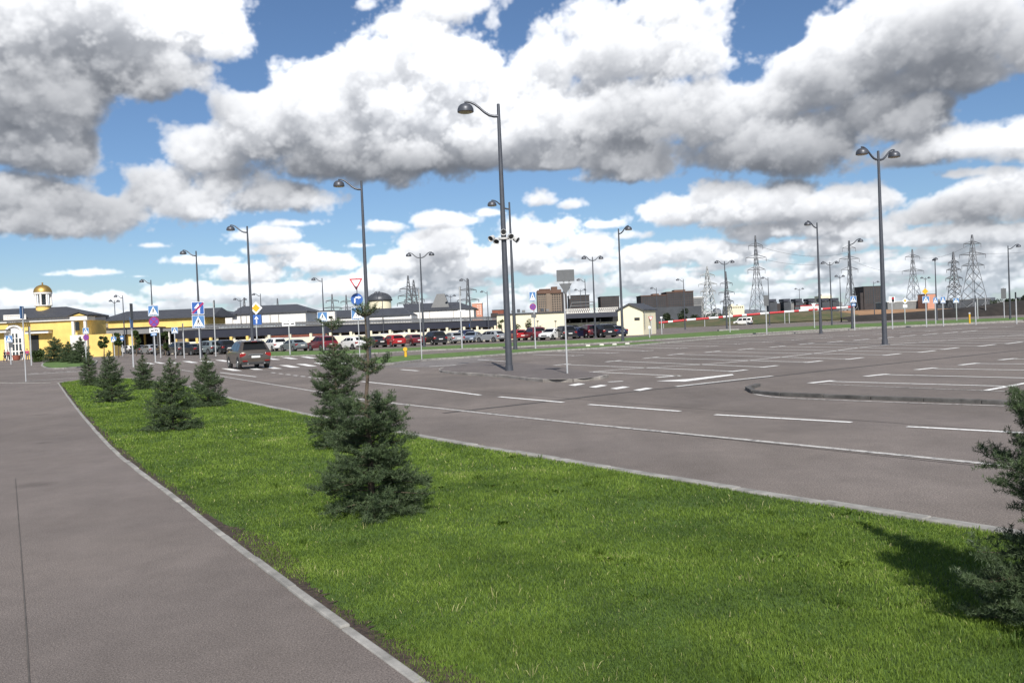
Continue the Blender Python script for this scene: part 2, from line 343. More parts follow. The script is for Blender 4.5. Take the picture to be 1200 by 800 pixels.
# ------------------------------------------------------------------ ground, roads, lawn
m_ground=M('dry_field',(.10,.095,.045),.95,var=.35,scale=.03)
m_asph=asphalt('road_asphalt',(.190,.161,.139),60,spots=.42)
m_path=asphalt('path_asphalt',(.194,.164,.143),95,crack=.0,spots=.55,streak=-22)
m_kerb=M('kerb_concrete',(.27,.26,.24),.9,var=.4,scale=4,bump=.2,bscale=90)
m_dkerb=M('kerb_weathered',(.10,.095,.09),.9,var=.5,scale=3,bump=.5)
m_white=paint('road_paint',(.82,.81,.78),.24); m_worn=paint('road_paint_worn',(.52,.50,.47),.55)
m_soil=M('soil',(.050,.034,.025),.98,var=.75,scale=22,bump=1,bscale=30)
m_lawn=M('lawn_turf',(.06,.11,.014),.95,var=.4,scale=3,bump=1,bscale=60)
m_verge=M('verge_grass',(.085,.15,.028),.95,var=.5,scale=1.6,bump=1,bscale=8)
m_tar=M('tar',(.062,.056,.052),.8,var=.3)
g=poly_sheet('ground',[(-3500,-40),(3500,-40),(3500,4500),(-3500,4500)],m_ground,ZR-.12); tag(g,kind='structure')
g=poly_sheet('road',[(-160,-14),(170,-14),(260,232),(-160,232)],m_asph,ZR); tag(g,kind='structure')
pk=[(68,448.5),(83,470),(125,520),(200,580),(302,660),(400,733),(490,798)]
PK=[G(*p,z=0) for p in pk]; PK=smooth_line([Vector((p.x,p.y,0)) for p in PK],8)
d=(PK[-1]-PK[-6]).normalized(); PK+= [PK[-1]+d*k for k in (1.5,3,5,8)]
rk=[(205,449),(270,467),(360,486),(484,510.5),(640,537),(900,580),(1168,623)]
RK=[G(*p,z=0) for p in rk]; RK=smooth_line([Vector((p.x,p.y,0)) for p in RK],8)
d=(RK[-1]-RK[-6]).normalized(); RK+=[RK[-1]+d*k for k in (2,4,8,12)]
fe=[Vector((*G(96,444.5,0).xy,0)),Vector((*G(150,443,0).xy,0))]
LAWN=PK[::-1]+fe+RK
o=poly_sheet('lawn_soil',LAWN,m_lawn,-.012); tag(o,kind='structure')
# path: everything left of the lawn
o=poly_sheet('path',PK+[Vector((-9,-12,0)),Vector((-60,-12,0)),Vector((*G(-420,455,0).xy,0)),Vector((*G(0,448.5,0).xy,0))],m_path,0.); tag(o,kind='structure')
mb=MB()
for pts in (PK,RK,[PK[0]]+fe+[RK[0]],[Vector((*G(-420,455,0).xy,0)),Vector((*G(0,448.5,0).xy,0)),PK[0]]):
    for a,b in zip(pts[:-1],pts[1:]): mb.add([(a.x,a.y,ZR-.05),(b.x,b.y,ZR-.05),(b.x,b.y,-.013),(a.x,a.y,-.013)],[(0,1,2,3)])
tag(mb.build('kerb_bed',m_dkerb,fixn=False),kind='structure')
kerb('path_kerb',PK[:-2],.068,-.08,.012,m_kerb,1.0,side=.12)
kerb('road_kerb',RK,.14,ZR-.05,.014,m_kerb,1.0,side=.4)
kerb('end_kerb',[PK[0]]+fe+[RK[0]],.14,ZR-.05,.012,m_kerb)
kerb('crossing_kerb',[Vector((*G(-300,453,0).xy,0)),Vector((*G(0,448.6,0).xy,0)),PK[0]],.14,ZR-.05,.015,m_kerb)
# bare soil along the path kerb
mb=MB(); rr=random.Random(5); prev=None
for i in range(len(PK)*6-6):
    a,b=PK[i//6],PK[i//6+1]; p=a.lerp(b,(i%6)/6); t=(b-a).normalized(); n=Vector((t.y,-t.x,0))
    if n.x<0: n=-n
    wd=.06+.22*max(0,math.sin(p.y*1.9+1)*.4+.40+rr.uniform(-.3,.3))*(1 if p.y<8 else .3)
    q=(p+n*.0,p+n*(.06+wd))
    if prev: mb.add([(*prev[0].xy,-.004),(*prev[1].xy,-.006),(*q[1].xy,-.006),(*q[0].xy,-.004)],[(0,1,2,3)])
    prev=q
tag(mb.build('bare_soil',m_soil),kind='structure')
# seam and tar lines
mb=MB()
ribbon(mb,smooth_line([G(18,560,0),G(24,640,0),G(31,740,0),G(37,860,0)]),.009,.004)
tag(mb.build('path_seam',M('old_tar',(.095,.083,.074),.85,var=.35,scale=3)),kind='structure')
mb=MB()
ribbon(mb,smooth_line([G(520,484),G(640,470.5),G(740,459),G(860,446.5),G(987,432),G(1200,410),G(1300,400)]),.16,ZR+.0045)
for off,x0_,x1_ in ((3.35,0,1),(6.5,0,1)):                      # paving joints along the road
    P_=[]
    for i in range(len(RK)-1):
        t=(RK[i+1]-RK[i]).normalized(); n=Vector((-t.y,t.x,0)); n=n if n.y>0 else -n; P_.append(RK[i]+n*off)
    ribbon(mb,P_,.02,ZR+.0035)
tag(mb.build('tar_seam',m_tar),kind='structure')
# painted markings
mb=MB(); W=.12; Z=ZR+.008
def ln(*pts,w=W): ribbon(mb,smooth_line([G(*p) for p in pts],6) if len(pts)>2 else [G(*p) for p in pts],w,Z)
for s in (((424,447),(495,454.5),(563,463)),((585,465),(660,471.5)),((690,474),(797,482)),((838,486),(998,495)),((1063,500),(1230,509)),((258,436.5),(300,441.5))): ln(*s,w=.13)
for i in range(7):                         # dotted line in the junction
    t=i/6; ln((318+t*52,436.5+t*6.6),(321+t*52+2,436.9+t*6.6),w=.13)
ln((1300,512),(1420,518),w=.13)
rows=[((602,431.5),(798,440.6)),((659,427),(857,435)),((719,423),(893,430)),((763,419),(945,424.4)),((792,415),(993,420.7)),((835,412),(1037,416)),((874,409),(1078,412.5)),((911,406),(1105,409)),((945,402.7),(1148,405.3)),((979,400.4),(1180,402.3)),((1009,398),(1215,399.5)),((1038,395.6),(1240,396.6)),((1064,393.4),(1262,394)),((1090,391.4),(1285,391.8)),((1114,389.6),(1300,389.9)),((1136,388),(1320,388.2))]
ends=[]
for a,b in rows: ln(a,b)
def tee(x0,y0,x1,y1): ln((x0,y0),(x1,y1),w=.22)
for a,b in rows[1:]:
    tee(a[0]-9,a[1]+1,a[0]+9,a[1]-.8); tee(b[0]-1,b[1]+.5,b[0]+18,b[1]-1.7)
tee(586,432.5,606,430.5); tee(770,442.3,795,440)
ln((648,439.7),(740,432),(850,425),(960,413.5),(1038,404.3),(1200,392.2))   # spine of the double row
b0=[((545,421),(626,417)),]
up=[((625,415.4),(676,416.8)),((651,412),(717,413.8)),((690,409),(758,411.2)),((730,406.6),(798,408.2)),((762,404.6),(834,405.8)),((790,402),(867,402.9)),((830,399.8),(900,400.7)),((866,397.6),(934,398.2)),((900,395.6),(968,395.9)),((932,393.7),(1000,393.8)),((962,391.9),(1030,391.8)),((992,390),(1060,389.8)),((1022,388.3),(1090,387.9)),((1052,386.7),(1120,386.2)),((1085,385.2),(1150,384.6)),((1116,383.8),(1180,383.1))]
for a,b in up: ln(a,b); tee(b[0]-6,b[1]+.2,b[0]+8,b[1]-.7)
ln((560,421.3),(600,424)); ln((503,429.5),(560,426),w=.2); ln((470,433),(490,434.5),w=.2)
near=[((973,447),(1191,453)),((1038,439),(1220,443.4)),((1095,432),(1240,434.4)),((1145,426),(1260,427)),((1190,420.6),(1290,421)),((1230,415.6),(1320,415.6))]
tees=[(949,449,976,446),(1014,441,1040,438.3),(1073.5,433.3,1096,431),(1125,427.8,1146,425.5),(1171.5,421.8,1190,420),(1212,416.5,1230,415)]
for a,b in near: ln(a,b)
for t in tees: tee(*t)
ln((1153,458),(1200,449.3),(1260,438),w=.14)
ln((792,453),(850,446.5),(905,440.6),w=.14)
# broad arrow-like tongue
V=[G(769,446.6),G(803,447.2),(G(860,439.6)),G(858,438.4),G(806,444.2)]; mb.add([(p.x,p.y,Z) for p in V],[(0,1,2,3,4)])
for (x0,y0,x1,y1) in ((666,451.4,686,449.9),(690,453.6,712,451.7),(715,455.4,738,453.6),(742,457.2,765,455.2)):
    V=[G(x0,y0),G(x0+8,y0+.8),G(x1,y1),G(x1-8,y1-.8)]; mb.add([(p.x,p.y,Z) for p in V],[(0,1,2,3)])
ln((713,447.6),(730,446.6),w=.2)
# zebra crossings
def bar(x,y,l,dx,dy):
    V=[G(x,y),G(x+l,y-.1),G(x+l+dx,y+dy),G(x+dx,y+dy+.1)]; mb.add([(p.x,p.y,Z) for p in V],[(0,1,2,3)])
for i,(x,y) in enumerate(((259,431.8),(284,430.6),(306,429.4),(327,427.9),(347,426.5),(367,425),(386,423.6),(405,422.2))): bar(x,y,11,14,2.6)
for i,(x,y) in enumerate(((213,423.2),(233,422.6),(252,421.8),(270,421.3),(288,420.8),(309,419.6),(330,418.8),(352,418.0),(374,417.2))): bar(x,y,9,11,1.8)
for i,(x,y) in enumerate(((180,424.4),(195,424),(168,425))): bar(x,y,6,8,1.4)
tag(mb.build('road_markings',m_white,fixn=False),kind='structure')
mb=MB()
def ln2(pts,w): ribbon(mb,smooth_line([G(*p) for p in pts],8),w,ZR+.008)
ln2([(210,433),(260,441),(360,457),(424,468),(640,492),(900,518),(1185,546.5),(1330,561)],.13)
ln2([(884,462),(920,466.2),(1058,471.8),(1186,476),(1300,480)],.10)
ln2([(960,450),(1080,455),(1190,459)],.07)
tag(mb.build('worn_edge_lines',m_worn,fixn=False),kind='structure')
# white crossing lines beyond the path
mb=MB(); 
ribbon(mb,[G(32,438.9),G(96,434.9)],.35,Z); ribbon(mb,[G(32,446.6),G(96,442.2)],.14,Z)
for x in (36,50,64,78): ribbon(mb,[G(x,437.3-(x-36)*.06),G(x+9,436.8-(x-36)*.06)],.25,Z)
tag(mb.build('crossing_lines',m_white,fixn=False),kind='structure')
# kerbed edges of the car park
kn=smooth_line([G(889,452.6),G(879,454),G(877.5,457.5),G(897,462.5),G(1000,467.2),G(1100,471),G(1190,474.3),G(1330,480)],8)
kerb('lot_kerb',kn,.13,ZR-.02,ZR+.085,m_dkerb,1.1)
kl=smooth_line([G(545,428.5),G(524,431.5),G(516,435.5),G(535,438.4),G(592,442.3),G(636,447.4),G(676,447.2),G(705,444.3),G(712,442)],8)
kerb('island_kerb',kl,.13,ZR-.02,ZR+.10,M('island_concrete',(.26,.24,.22),.9,var=.45,scale=1.5,bump=.3),1.1)
isl=[Vector((p.x,p.y,0)) for p in kl]+[G(640,430),G(590,426)]
tag(poly_sheet('island_pavement',isl,asphalt('island_asphalt',(.160,.138,.126),60),ZR+.1),kind='structure')
# green verges on the far side
far=[(316,412),(380,410.8),(440,409.2),(500,406.2),(560,403.2),(640,399.7),(720,396.6),(780,392),(830,388.6),(900,384.4),(980,380.5),(1060,377),(1130,374.2),(1200,371.5)]
nr=[(316,417),(380,415),(440,413),(500,409.5),(560,407.3),(640,404),(720,400.4),(780,396.5),(830,393.5),(900,389),(980,384.6),(1060,381),(1130,377.8),(1200,374.6)]
o=poly_sheet('far_verge',[G(*p,z=ZR+.1) for p in far]+[G(*p,z=ZR+.1) for p in nr[::-1]],m_verge); tag(o,kind='structure')
b2=[(427,424),(440,418.6),(500,415),(560,411.2),(600,409.4),(640,408),(700,404.5),(760,400)]
b1=[(427,426),(450,425.2),(500,420),(560,416.2),(620,411.6),(700,406.8),(780,400.4)]
o=poly_sheet('near_verge',[G(*p,z=ZR+.1) for p in b2]+[G(*p,z=ZR+.1) for p in b1[::-1]],m_verge); tag(o,kind='structure')
kk=[(427,426.6),(450,426),(500,420.7),(560,416.8),(620,412.1),(700,407.2),(780,400.9),(830,396.5),(900,391.6),(1000,385.6),(1100,380.4),(1200,376.4),(1300,372)]
kerb('verge_kerb',smooth_line([G(*p,z=ZR+.1) for p in kk],8),.30,ZR-.02,ZR+.12,m_kerb,1.2)
kerb('road_verge_kerb',smooth_line([G(*p,z=ZR+.1) for p in [(x,y+.3) for x,y in nr]],8),.22,ZR-.02,ZR+.12,m_kerb,1.2)
pale=asphalt('pale_pavement',(.21,.19,.175),40)
o=poly_sheet('verge_pavement',[G(x,y,ZR+.004) for x,y in ((450,430),(470,426.5),(512,421.5),(560,418),(590,420),(560,424.5),(512,430))],pale); tag(o,kind='structure')
lt=[(50,425.4),(62,423),(108,421.3),(112,424.5),(100,428.6),(62,431),(50,428.5)]
o=poly_sheet('small_lawn',[G(*p,z=ZR+.1) for p in lt],m_verge); tag(o,kind='structure')
kerb('small_lawn_kerb',smooth_line([G(*p,z=ZR+.1) for p in lt+[lt[0]]],6),.16,ZR-.02,ZR+.11,m_kerb,1.)
for i,(x,y) in enumerate(((689,407),(705,406),(720,405.4),(735,404.6))):
    p=G(x,y); mb=MB(); mb.prism_y([(-.2,0),(.2,0),(.16,.22),(-.16,.22)],-.15,.15)
    o=mb.build('kerb_block',M('white_concrete',(.62,.6,.55),.8),None,p,bevel=.02)
    tag(o,['leftmost','second from left','third from left','rightmost'][i]+' of four small white concrete blocks in front of the far verge','concrete block','white concrete blocks')
# ------------------------------------------------------------------ grass
rng=np.random.default_rng(11)
def inside(P,poly):
    x,y=P[:,0],P[:,1]; r=np.zeros(len(P),bool); n=len(poly)
    for i in range(n):
        x1,y1=poly[i][0],poly[i][1]; x2,y2=poly[i-1][0],poly[i-1][1]
        c=((y1>y)!=(y2>y))&(x<(x2-x1)*(y-y1)/((y2-y1)+1e-12)+x1); r^=c
    return r
def edge_dist(P,line):
    d=np.full(len(P),9.)
    for a,b in zip(line[:-1],line[1:]):
        ax,ay=a[0],a[1]; bx,by=b[0]-a[0],b[1]-a[1]; t=np.clip(((P[:,0]-ax)*bx+(P[:,1]-ay)*by)/(bx*bx+by*by),0,1)
        d=np.minimum(d,np.hypot(P[:,0]-ax-t*bx,P[:,1]-ay-t*by))
    return d
Ln=rng.random((64,64))
def n2(x,y,f):
    x=x*f;y=y*f; xi=np.floor(x).astype(int);yi=np.floor(y).astype(int);fx=x-xi;fy=y-yi;fx=fx*fx*(3-2*fx);fy=fy*fy*(3-2*fy)
    g=lambda a,b:Ln[a&63,b&63]
    return (g(xi,yi)*(1-fx)+g(xi+1,yi)*fx)*(1-fy)+(g(xi,yi+1)*(1-fx)+g(xi+1,yi+1)*fx)*fy
def blades(bands,poly,edges,z0=-.01):
    VV=[];RR=[]
    for (y0,y1,x0,x1,dens,h,w) in bands:
        n=int((y1-y0)*(x1-x0)*dens); P=np.stack([rng.uniform(x0,x1,n),rng.uniform(y0,y1,n)],1)
        P=P[inside(P,poly)]
        vis=np.abs(P[:,0])<P[:,1]*.68+1.2; P=P[vis]
        ed=edge_dist(P,edges)
        pat=.6*n2(P[:,0],P[:,1],1.7)+.4*n2(P[:,0]+9,P[:,1],5.)
        keep=rng.random(len(P))<np.clip((ed-.05)/.17+.06+.9*(pat-.5),0.02,1)*np.clip(.55+pat,0,1); P=P[keep]; pat=pat[keep]
        m=len(P); hh=h*rng.uniform(.55,1.25,m)*(.72+.6*pat); ww=w*rng.uniform(.7,1.3,m)
        a=rng.uniform(0,2*np.pi,m); l=rng.uniform(.15,1.0,m)*hh; la=rng.uniform(0,2*np.pi,m)
        dx,dy=np.cos(a)*ww/2,np.sin(a)*ww/2; lx,ly=np.cos(la)*l,np.sin(la)*l
        X,Y=P[:,0],P[:,1]; z=np.full(m,z0)
        V=np.stack([np.stack([X-dx,Y-dy,z],1),np.stack([X+dx,Y+dy,z],1),
            np.stack([X+dx*.8+lx*.35,Y+dy*.8+ly*.35,z+hh*.6],1),np.stack([X-dx*.8+lx*.35,Y-dy*.8+ly*.35,z+hh*.6],1),
            np.stack([X+lx,Y+ly,z+hh],1)],1)
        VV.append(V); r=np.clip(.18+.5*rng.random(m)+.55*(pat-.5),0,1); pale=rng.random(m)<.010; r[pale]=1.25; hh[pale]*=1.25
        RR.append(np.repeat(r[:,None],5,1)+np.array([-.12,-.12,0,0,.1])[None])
    V=np.concatenate(VV); Rn=np.concatenate(RR); n=len(V); b=np.arange(n)[:,None]*5
    F=np.concatenate([b+np.array([[0,1,2]]),b+np.array([[0,2,3]]),b+np.array([[3,2,4]])])
    return V.reshape(-1,3),F,Rn.ravel()
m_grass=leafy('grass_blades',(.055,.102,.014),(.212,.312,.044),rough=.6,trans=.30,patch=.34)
bands=[(3.2,5.0,-1.5,4.6,16000,.024,.0026),(5.0,7.2,-3,6,9000,.025,.0036),(7.2,10.5,-5,6,4200,.027,.0052),(10.5,15,-8,4,1900,.030,.008),(15,24,-14,3,750,.032,.015),(24,44,-26,0,240,.035,.028)]
V,F,rn=blades(bands,LAWN,PK)
# taller dark tufts, broad weeds and dry straws scattered in the lawn
tv,tr=[],[]
for i in range(95):
    while True:
        c=np.array([[rng.uniform(-3,5),rng.uniform(3.6,14)]])
        if inside(c,LAWN)[0] and edge_dist(c,PK)[0]>.12: break
    kind=rng.random(); nb=rng.integers(14,60)
    for j in range(nb):
        a=rng.uniform(0,6.28); q=abs(rng.normal())*(.05 if kind<.6 else .09); x=c[0,0]+math.cos(a)*q; y=c[0,1]+math.sin(a)*q
        if kind<.45: h,w,l,rr0=rng.uniform(.03,.065),.005,rng.uniform(.01,.05),rng.uniform(.0,.35)
        elif kind<.7: h,w,l,rr0=rng.uniform(.008,.03),.016,rng.uniform(.02,.05),rng.uniform(.05,.45)
        else: h,w,l,rr0=rng.uniform(.02,.05),.003,rng.uniform(.0,.05),rng.uniform(1.0,1.3)
        if kind>=.7 and j>10: break
        b=rng.uniform(0,6.28); dx,dy=math.cos(b)*w/2,math.sin(b)*w/2; lx,ly=math.cos(a)*l,math.sin(a)*l
        tv.append([(x-dx,y-dy,-.01),(x+dx,y+dy,-.01),(x+dx+lx*.5,y+dy+ly*.5,h*.75),(x-dx+lx*.5,y-dy+ly*.5,h*.75),(x+lx,y+ly,h*.95)]); tr.append([rr0]*5)
tv=np.array(tv).reshape(-1,3); nb=len(tv)//5; bb=np.arange(nb)[:,None]*5+len(V)
F=np.concatenate([F]+[bb+np.array([[0,1,2]]),bb+np.array([[0,2,3]]),bb+np.array([[3,2,4]])]); V=np.concatenate([V,tv]); rn=np.concatenate([rn,np.array(tr).ravel()])
for nd_ in m_grass.node_tree.nodes:
    if nd_.type=='VALTORGB':
        nd_.color_ramp.elements[1].position=.86; e_=nd_.color_ramp.elements.new(1.0); e_.color=(.50,.47,.22,1)
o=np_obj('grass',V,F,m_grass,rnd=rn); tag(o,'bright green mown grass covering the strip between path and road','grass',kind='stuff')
# ------------------------------------------------------------------ firs
m_bark=M('fir_bark',(.10,.075,.055),.95,var=.3,scale=20,bump=.6)
m_twig=M('fir_twig',(.13,.10,.07),.9,var=.3,scale=30)
m_needle=leafy('fir_needles',(.013,.027,.014),(.115,.162,.072),rough=.5,trans=.10)
m_fol=leafy('foliage',(.018,.036,.010),(.075,.11,.028),trans=.2)
m_fol2=leafy('foliage_dark',(.012,.022,.010),(.045,.06,.025),trans=.15)
CONE=((0,.80),(.07,1.),(.25,.86),(.5,.60),(.75,.34),(.9,.17),(1,.05))
def fir(loc,H,Rb,seed,label,lod=1.,prof=CONE,full=1.0,group='young firs on the grass',rz=0.,bare=()):
    rg=random.Random(seed); root=empty('fir_tree',loc,rz,label,'fir tree',group)
    pts=[];n=7
    for i in range(n+1):
        t=i/n; pts.append((rg.uniform(-.010,.010)*H*(t>0),rg.uniform(-.010,.010)*H*(t>0),H*t-.03*(i==0)))
    mb=MB(); mb.tube(pts,[max(.004,.017*H*(1-i/n)**.9+.003) for i in range(n+1)],7); mb.build('trunk',m_bark,root,smooth=True)
    def axis(z):
        t=max(0,min(.999,z/H))*n; i=int(t); a,b=Vector(pts[i]),Vector(pts[i+1]); return a.lerp(b,t-i)
    def rad_at(t):
        for (a,ra),(b,rb_) in zip(prof[:-1],prof[1:]):
            if t<=b: return Rb*(ra+(rb_-ra)*(t-a)/(b-a))
        return 0
    seg=[]; tb=MB(); az0=rg.random()*6; br=[]
    hf=prof[-1][0]*H; z=.02*H
    while z<hf:
        for k in range(6): br.append((min(hf,max(.02,z+rg.uniform(-.045,.045)*H)),az0+1.047*k+rg.uniform(-.35,.35),0))
        az0+=.52+rg.uniform(-.2,.2); z+=.050*H/full
    for (q,r_) in bare:
        for k in range(7): br.append((q*H+rg.uniform(-.012,.012)*H,az0+.9*k+rg.uniform(-.3,.3),r_))
    for (z,a,rb) in br:
        t=z/H; L=(Rb*rb if rb else rad_at(t))*rg.uniform(.60,1.12)*(1.22 if rg.random()<.12 else 1)
        if L<.03: L=.03
        low=max(0,1-t*1.6); up=rg.uniform(-.02,.30)+.22*t; b0=axis(z)
        d=Vector((math.cos(a),math.sin(a),0)); side=Vector((-d.y,d.x,0)); m=7; P=[]; bend=rg.uniform(-.16,.16)
        for i in range(m+1):
            s=i/m; q=b0+d*L*s*(1-.10*s)+side*L*bend*s*s+Vector((0,0,L*(up*s-.50*low*s*s+.22*s**3))); q.z=max(q.z,.015); P.append(q)
        tb.tube(P,[.0042*H*(1-i/m)+.0012 for i in range(m+1)],4,cap=False)
        for i in range(m): seg.append((P[i],P[i+1],1.0))
        s=.10+rg.random()*.05; sg=1; nt=max(5,int(L/.030/lod**.3))
        for j in range(nt):
            s=.12+.86*(j+rg.random()*.6)/nt; i=min(m-1,int(s*m)); p=P[i].lerp(P[i+1],min(1,s*m-i)); ax=(P[i+1]-P[i]).normalized()
            tl=min(.17,L*.5)*(1.15-.55*abs(s-.55))*rg.uniform(.65,1.15)*(1 if s<.8 else .8)
            q=(ax*.62+side*sg*rg.uniform(.35,.95)+Vector((0,0,rg.uniform(-.40,.62)))).normalized()
            e=p+q*tl; e.z=max(.012,e.z); mid=p.lerp(e,.5)+Vector((0,0,-tl*.04)); e.z+=tl*.10
            seg.append((p,mid,.9)); seg.append((mid,e,.9))
            if tl>.07:
                for sg2 in (1,-1):
                    for fr in (.35,.68):
                        pp=p.lerp(e,fr); q2=(q*.72+q.cross(Vector((0,0,1)))*sg2*.62+Vector((0,0,rg.uniform(-.22,.34)))).normalized()
                        seg.append((pp,pp+q2*tl*.52*(1.1-fr*.5),.85))
            sg=-sg
    for i in range(6): seg.append((Vector(pts[-1]).lerp(Vector(pts[-2]),i/7),Vector(pts[-1]).lerp(Vector(pts[-2]),(i+1)/7),.6))
    A=np.array([s[0] for s in seg]);B=np.array([s[1] for s in seg])
    D=B-A; ln_=np.linalg.norm(D,axis=1)
    per=.0046*lod; cnt=np.maximum(2,(ln_/per*1.7).astype(int)); idx=np.repeat(np.arange(len(A)),cnt); m=len(idx)
    u=rng.random(m)[:,None]; P=A[idx]+D[idx]*u; T=D[idx]/(ln_[idx][:,None]+1e-9)
    rv=rng.normal(size=(m,3)); rv[:,2]+=.45; rv-=T*(rv*T).sum(1)[:,None]; rv/=np.linalg.norm(rv,axis=1)[:,None]+1e-9
    nd=T*rng.uniform(.25,.75,(m,1))+rv; nd/=np.linalg.norm(nd,axis=1)[:,None]
    nl=rng.uniform(.7,1.2,(m,1))*.027*(lod**.25); sd=np.cross(nd,rng.normal(size=(m,3))); sd/=np.linalg.norm(sd,axis=1)[:,None]+1e-9
    w=.0021*lod**.75
    V=np.stack([P-sd*w,P+sd*w,P+nd*nl],1).reshape(-1,3); F=np.arange(m*3).reshape(-1,3)
    tip=np.repeat(rng.random(len(A)),cnt)*.6+.4*rng.random(m)
    r=np.repeat(tip,3)+np.tile([-.05,-.05,.12],m)
    tv=np.array(tb.v,np.float32); off=len(V); qf=tb.f          # twig wood and needles together are the crown
    tf=np.array([(f[0],f[1],f[2]) for f in qf]+[(f[0],f[2],f[3]) for f in qf],np.int32)+off
    np_obj('crown',np.concatenate([V,tv]),np.concatenate([F,tf]),[m_needle,m_twig],root,np.concatenate([r,np.full(len(tv),.5)]),np.concatenate([np.zeros(len(F)),np.ones(len(tf))]))
    return root
def firp(bx,by,ytop,halfw,seed,label,lod,sc=1,z=0,**k):
    p=G(bx,by,z); D=p.y; H=at(bx,ytop,D).z-z
    o=fir(p,H/sc,halfw*D/1000/sc,seed,label,lod,**k); o.scale=(sc,sc,sc); return o
firp(437,599,357,77,3,'nearest fir in mid-lawn, bare leader with sparse whorls above a dense skirt',1.1,prof=((0,.86),(.06,1.),(.14,.98),(.24,.66),(.36,.62),(.46,.58),(.51,.40),(.55,.10)),bare=((.675,.34),(.71,.20),(.79,.13),(.83,.10),(.95,.24)),full=1.25)
firp(396,523,371,37,8,'tall fir close behind the nearest middle fir, dense and narrow with a spindly leader',1.5,prof=((0,.8),(.10,1.),(.30,.84),(.50,.80),(.62,.62),(.72,.40),(.78,.12)),bare=((.91,.42),),full=1.0)
firp(203,502.5,420,36,12,'broad fir standing left of centre on the grass with a thin top',2.2,full=.9)
firp(244,475.5,416,27,15,'fir beside the road kerb with ragged top, right of the broad fir',2.8,full=.9)
firp(131,470.5,411,25,19,'full conical fir close to the path kerb',3.0,full=.9)
firp(169,455.5,416,16,23,'small dark fir between the full conical fir and the road',3.6,full=.9)
firp(105,451.5,411,13,27,'farthest small fir at the far tip of the grass',3.8,full=.9)
p=G(1299,741,0); fir(p,2.25,.74,31,'large fir at the right edge casting a long shadow on the grass',.8,prof=((0,.85),(.08,1.),(.3,.84),(.46,.62),(.56,.34),(.8,.20),(1,.05)),full=1.3)
for (bx,by,yt,hw,sd,lb) in ((65,424,395,16,41,'wide leftmost fir on the small lawn by the yellow entrance building'),(81,424,400,12,43,'lower middle fir on the small lawn by the yellow entrance building'),(95,425,395,14,47,'rightmost fir on the small lawn in front of the portico')):
    firp(bx,by,yt,hw,sd,lb,2.6,sc=2.4,full=1.1,group='firs on the small lawn')
# ------------------------------------------------------------------ leafy trees and bushes
def leaf_tree(name,loc,H,crown,seed,label,cat,group,n=900,leaf=.16,mat=None,trunk=True,base=.25,lobes=9):
    rg=np.random.default_rng(seed); root=empty(name,loc,0,label,cat,group); rr=random.Random(seed)
    if trunk:
        mb=MB(); r0=.02*H+.02
        mb.tube([(0,0,-.05),(.02*H,0,H*.4),(0,.02*H,H*.85)],[r0,r0*.7,r0*.25],6)
        for k in range(5):
            a=k*1.3+rr.random(); z=H*(base+.1+.1*k); mb.tube([(0,0,z),(math.cos(a)*crown*.6,math.sin(a)*crown*.6,z+H*.16)],[r0*.4,r0*.12],5)
        mb.build('trunk',m_bark,root,smooth=True)
    C=[]; 
    for k in range(lobes):
        a=rr.random()*6.28; q=rr.random()**.5; C.append((math.cos(a)*crown*.6*q,math.sin(a)*crown*.6*q,H*(base+.16+(1-base-.28)*rr.random()),crown*rr.uniform(.35,.6)))
    C=np.array(C); i=rg.integers(0,lobes,n); d=rg.normal(size=(n,3)); d/=np.linalg.norm(d,axis=1)[:,None]
    P=C[i,:3]+d*C[i,3:4]*(rg.random((n,1))**.4)*np.array([1,1,.85]); P[:,2]=np.maximum(P[:,2],.05)
    a=rg.normal(size=(n,3)); a/=np.linalg.norm(a,axis=1)[:,None]; b=np.cross(a,rg.normal(size=(n,3))); b/=np.linalg.norm(b,axis=1)[:,None]
    s=leaf*rg.uniform(.6,1.3,(n,1)); V=np.stack([P-a*s,P+b*s*.6,P+a*s,P-b*s*.6],1).reshape(-1,3); F=np.arange(n*4).reshape(-1,4)
    lc=rg.random(lobes)*.5; r=np.repeat(np.clip(lc[i]+.5*rg.random(n),0,1),4)
    np_obj('crown',V,F,mat or m_fol,root,r,k=4); return root
def leafp(name,bx,by,yt,hw,seed,label,cat,group,D=None,**k):
    p=G(bx,by) if D is None else Vector((at(bx,by,D).x,D,ZR)); D=p.y
    H=at(bx,yt,D).z-ZR; return leaf_tree(name,p,H,hw*D/1000,seed,label,cat,group,leaf=max(.1,.9*D/1000),**k)
leafp('young_tree',122,420,389,6,1,'young broadleaf tree right of the yellow wing, leftmost of the mall trees','tree','young trees along the mall',base=.3,n=1700)
leafp('young_tree',139,419,388,5,2,'young tree with a pale trunk before the grey canopy','tree','young trees along the mall',base=.3,n=1700)
leafp('columnar_tree',160,417,384,5.5,3,'dark narrow columnar tree behind the edge-on blue sign','tree','columnar trees',base=.05,n=2200)
leafp('columnar_tree',194,417,385,5,4,'dark narrow columnar tree right of the purple no-stopping sign','tree','columnar trees',base=.05,n=2200)
leafp('hedge',46,424,411,9,5,'low clipped hedge at the left end of the small lawn','hedge',None,base=.0,trunk=False,n=2600)
for i,(x,yt,lb) in enumerate(((588,373,'leftmost'),(604,378,'second'),(618,372,'third'),(634,379,'rightmost'))):
    leafp('young_tree',x,394,yt,6,20+i,f'{lb} of the four sparse young trees before the cream hall wall','tree','sparse young trees before the cream hall',D=128,n=260,base=.3,lobes=5)
